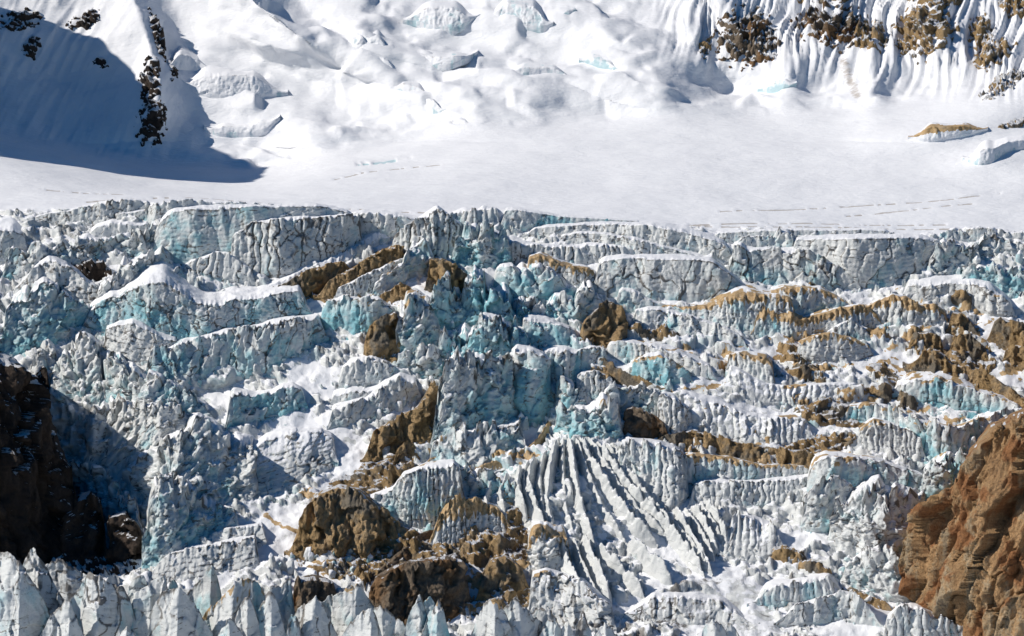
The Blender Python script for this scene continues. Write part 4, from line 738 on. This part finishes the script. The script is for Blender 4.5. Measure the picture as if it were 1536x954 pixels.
for lb, a in (('brown rubble around the gravel ramp', (600, 845, 90, 30, -15, 4)), ('brown rubble beside the tan ice', (720, 820, 70, 34, 10, 5)), ('gravel bank right of yellow slab', (760, 905, 70, 20, -15, 4)), ('brown patch left in the lower right snow', (1185, 838, 34, 11, 5, 5)),
              ('brown patch right in the lower right snow', (1222, 862, 24, 9, 15, 5)), ('brown rubble left of tan block', (775, 800, 26, 40, 10, 5)), ('rubble at foot of the brown cliff', (515, 860, 60, 16, 5, 4)), ('brown debris at foot of the orange cliff', (1480, 946, 80, 10, 0, 5))):
    outcrop(lb, *a, off=.12)
rock('thin brown bar in the lower right ice', '1262,881,890;1280,884,898;1300,892,906;1320,901,914;1342,910,916', fl=1.6, fw=3.5)
ice('white ridges at the lower right', '1160,918,938;1200,908,938;1240,900,934;1262,891,934;1286,897,936;1304,910,942;1330,928,946', blue=.35, fl=1.2, fw=6, snow=.05, jag=3, et=.2)
ice('teal grey blocks at foot of the orange cliff', '1322,934,962;1350,916,968;1376,915,968;1402,925,968;1432,938,966;1462,948,964', blue=.4, fl=1.8, jag=2)
ice('teal crest line across lower right snow', '1120,895,908;1160,884,908;1200,876,906;1240,870,902;1275,878,900', blue=.5, fl=1.5, fw=4, bench=.6, jag=3, et=.2)
ice('grey pleats right of the fan', '1070,790,830;1100,775,840;1130,780,842;1160,790,836;1190,806,830', blue=.15, fl=1.4, fw=4, lean=1.0, snow=.08, et=.3, jag=2.4)
ice('dirty ice ridge at lower centre bottom', '790,868,930;820,858,934;850,868,940;880,880,944;905,900,946;925,915,944', blue=.1, dirt=.4, fl=1.8, fw=5, lean=.8)
ice('stained moraine step in the lower right', '920,905,925;980,898,932;1040,900,936;1090,905,938;1140,915,940', blue=.0, dirt=.5, fl=1.0, lean=1.0, bench=.8, jag=1.2, et=.3)
# ---------------- scattered small ice blocks
rng = np.random.default_rng(5); protos = []
ico_v, ico_f = None, None
import bmesh
bm = bmesh.new(); bmesh.ops.create_icosphere(bm, subdivisions=3, radius=1)
ico_v = np.array([v.co[:] for v in bm.verts]); ico_f = np.array([[v.index for v in f.verts] for f in bm.faces]); bm.free()
for k in range(14):
    v = ico_v.copy(); pl = rng.normal(size=(11, 3)); pl /= np.linalg.norm(pl, axis=1, keepdims=True)
    for n_ in pl:
        dd = v@n_; lim = rng.uniform(.5, .8); v -= np.clip(dd-lim, 0, None)[:, None]*n_[None]
    v += v*(fbm(v.astype(np.float32)*2+k*7, 3, k)*.28)[:, None]; v *= np.array([1, 1, rng.uniform(.9, 1.7)])
    m_ = np.zeros((len(v), 4), np.float32); m_[:, 0] = sm(.45, .9, v[:, 2]/1.1)*.75; m_[:, 1] = .12; m_[:, 2] = rng.uniform(.2, .9)
    protos.append(mesh_from('ice_block', v, ico_f, M_ICE, m_))
AREAS = [('small ice block tumbled in the central jumble', 'ice blocks of the central jumble', 720, 520, 100, 90, 95), ('ice block fallen below the central tower', 'ice blocks below the central tower', 790, 610, 50, 40, 25), ('ice block on the right serac slope', 'ice blocks on the right serac slope', 1460, 400, 90, 40, 50),
         ('ice block in the right chasm rubble', 'ice blocks in the right chasm rubble', 1415, 690, 60, 50, 40), ('ice block at foot of the grey buttress', 'ice blocks at the grey buttress foot', 1320, 870, 70, 40, 40), ('ice block on the ledges by the snow chute', 'ice blocks on the chute ledges', 560, 590, 80, 50, 40),
         ('ice block dotted in the shaded gorge', 'ice blocks in the gorge', 150, 690, 60, 110, 40), ('ice block strewn under the fluted curtain', 'ice blocks under the curtain', 480, 850, 80, 25, 25)]
for lb, gr, u0, v0, ru, rv, n in AREAS:
    for k in range(n):
        r, a = math.sqrt(rng.random()), rng.random()*6.283; u, v = u0+ru*r*math.cos(a), v0+rv*r*math.sin(a)
        p = samp(Pd, u, v); s = rng.uniform(.9, 2.6)*(1.5 if rng.random() < .15 else 1)
        hit = bpy.data.objects.new('ice_block', protos[rng.integers(len(protos))]); sc.collection.objects.link(hit)
        hit.location = (p[0], p[1]-1.2, p[2]+s*.4); hit.scale = (s, s*rng.uniform(.7, 1.1), s*rng.uniform(.8, 1.4)); hit.rotation_euler = (rng.normal()*.25, rng.normal()*.25, rng.random()*6.28)
        hit['label'] = lb; hit['category'] = 'ice block'; hit['group'] = gr
# ---------------- foreground pinnacles
for lb, cr, kl, vf, k in (
  ('dark banded shard behind the left pinnacles', '60,850;75,843;92,841;110,850;128,862;140,880;152,902', None, 930, dict(dy=16, dirt=.5, st=1, blue=.1)),
  ('sharp double tipped pinnacle second from left', '28,868;38,845;49,826;53,830;58,836;68,846;80,870;95,895;108,925;118,960', 60, 985, dict(dy=8)),
  ('small stub behind the white blade', '188,890;198,874;209,866;216,871;224,892', None, 950, dict(dy=14)),
  ('tiny teal tip behind the leaning pinnacle', '248,895;256,876;261,872;270,890', None, 940, dict(dy=14, blue=.8)),
  ('narrow teal spike behind the leaning pinnacle', '274,900;290,884;304,873;314,859;319,855;326,872;332,900;338,945', 318, 975, dict(dy=6, blue=.6)),
  ('tall pale teal pinnacle below the dark rocks', '474,920;495,900;512,888;527,877;538,882;548,896;562,918;576,950', 534, 990, dict(dy=6)),
  ('snow sided twin tip left of centre', '372,912;395,886;410,878;421,881;430,871;437,870;439,900;446,950', 404, 985, dict(dy=4)),
  ('tall spire just behind the bright one', '626,930;637,905;645,899;650,905;658,930;668,965', None, 985, dict(dy=6, blue=.6)),
  ('broad rounded grey pinnacle in the lower left corner', '-60,895;-30,852;-5,835;8,831;20,836;33,843;46,862;60,888;72,918;84,960', 36, 1004, dict(blue=.5)),
  ('wide pinnacle with black streaked spine', '96,925;112,896;124,882;130,866;136,861;143,870;152,867;160,876;172,882;184,881;195,905;203,938;212,980', 152, 1004, dict(dirt=.15, crk=.8)),
  ('white blade pinnacle with upright right edge', '178,900;200,889;222,880;236,870;246,863;250,874;253,896;258,950', 244, 1000, dict(dy=2, snow=.08)),
  ('large white pinnacle with rust streaks', '290,950;312,920;338,891;355,877;371,870;385,876;396,892;406,945', 350, 1002, dict(brown=.05)),
  ('grey veined pinnacle left of the tall pale one', '428,945;448,916;464,903;478,895;486,907;496,930;508,956;520,985', 470, 1004, dict(crk=.7)),
  ('greenish fluted pinnacle right of white shoulder', '552,945;561,916;570,910;580,920;592,930;603,952;612,980', 574, 1000, dict(blue=.6, fl=1.2)),
  ('thin grey blade beside the bright spire', '586,950;596,926;604,930;612,948;620,975', None, 1000, {}),
  ('purple grey leaning pinnacle with dark seam', '216,980;226,925;234,906;245,891;258,888;271,886;286,905;302,928;322,962', 270, 1006, dict(dy=-6, blue=.25)),
  ('short hooked pinnacle before the streaked one', '62,960;78,922;92,912;101,900;108,905;115,925;124,948;134,980', 108, 1008, dict(dy=-8)),
  ('front fang before the rust streaked pinnacle', '340,975;354,922;366,896;374,890;381,906;391,942;400,985', 372, 1008, dict(dy=-6)),
  ('grey capped pinnacle left of the dark pillar', '376,960;390,908;400,898;406,893;414,905;424,938;436,985', 408, 1008, dict(dy=-8)),
  ('stubby dark pillar between two pinnacles', '428,960;433,927;441,923;447,930;456,975', None, 1006, dict(dy=-10, dirt=.6)),
  ('white shouldered pinnacle before the tall pale one', '498,985;522,943;540,925;552,913;558,912;565,925;572,952;582,990', 558, 1008, dict(dy=-8, snow=.1)),
  ('tall bright spire at lower centre', '600,985;611,934;620,911;627,897;631,895;637,915;647,946;656,990', 630, 1008, dict(dy=-4, blue=.55)),
  ('teal spire right of the bright one', '630,985;641,938;652,915;659,904;665,915;672,942;682,985', 656, 1008, dict(dy=-8, blue=.7)),
  ('blunt white pinnacle right of the spires', '698,985;711,940;722,918;735,905;748,909;758,918;768,946;780,985', 742, 1004, dict(snow=.08)),
  ('triangular pinnacle with dark right flank', '732,960;748,922;761,906;772,894;781,905;796,926;814,942;828,975', 780, 1002, dict(dy=4)),
  ('small knob pinnacle beside the triangular one', '800,940;808,918;814,913;820,922;826,950', None, 980, dict(dy=6)),
  ('low pale tip at bottom centre', '804,965;818,936;827,927;836,940;850,970', 828, 1000, dict(blue=.6)),
  ('second low pale tip at bottom centre', '830,970;842,942;849,933;856,944;868,975', 850, 1000, {}),
  ('dark split pinnacle low at bottom centre', '860,965;868,934;876,924;883,938;892,970', None, 1000, dict(dirt=.6)),
  ('low white wedge right of the pale tips', '880,970;896,945;904,937;916,946;936,972', 908, 1000, dict(snow=.15)),
  ('white domed pinnacle at bottom right of centre', '1050,965;1058,942;1068,935;1080,936;1088,945;1096,968', 1072, 1000, dict(snow=.25)),
  ('smaller white dome beside the domed pinnacle', '1084,968;1091,948;1098,943;1106,950;1116,972', 1098, 1000, dict(snow=.25)),
  ('bluish wedge low in front of the wide pinnacle', '164,985;178,950;190,934;202,948;218,985', 192, 1010, dict(dy=-16, blue=.7)),
  ('short wedge before the large white pinnacle', '314,985;332,945;346,930;358,944;376,985', 346, 1010, dict(dy=-16))): blade(lb, cr, kl, vf, **k)
print('total', time.time()-T0, 'tris', sum(len(o.data.polygons)*(2 if len(o.data.polygons) and o.data.polygons[0].loop_total == 4 else 1) for o in sc.objects if o.type == 'MESH'))
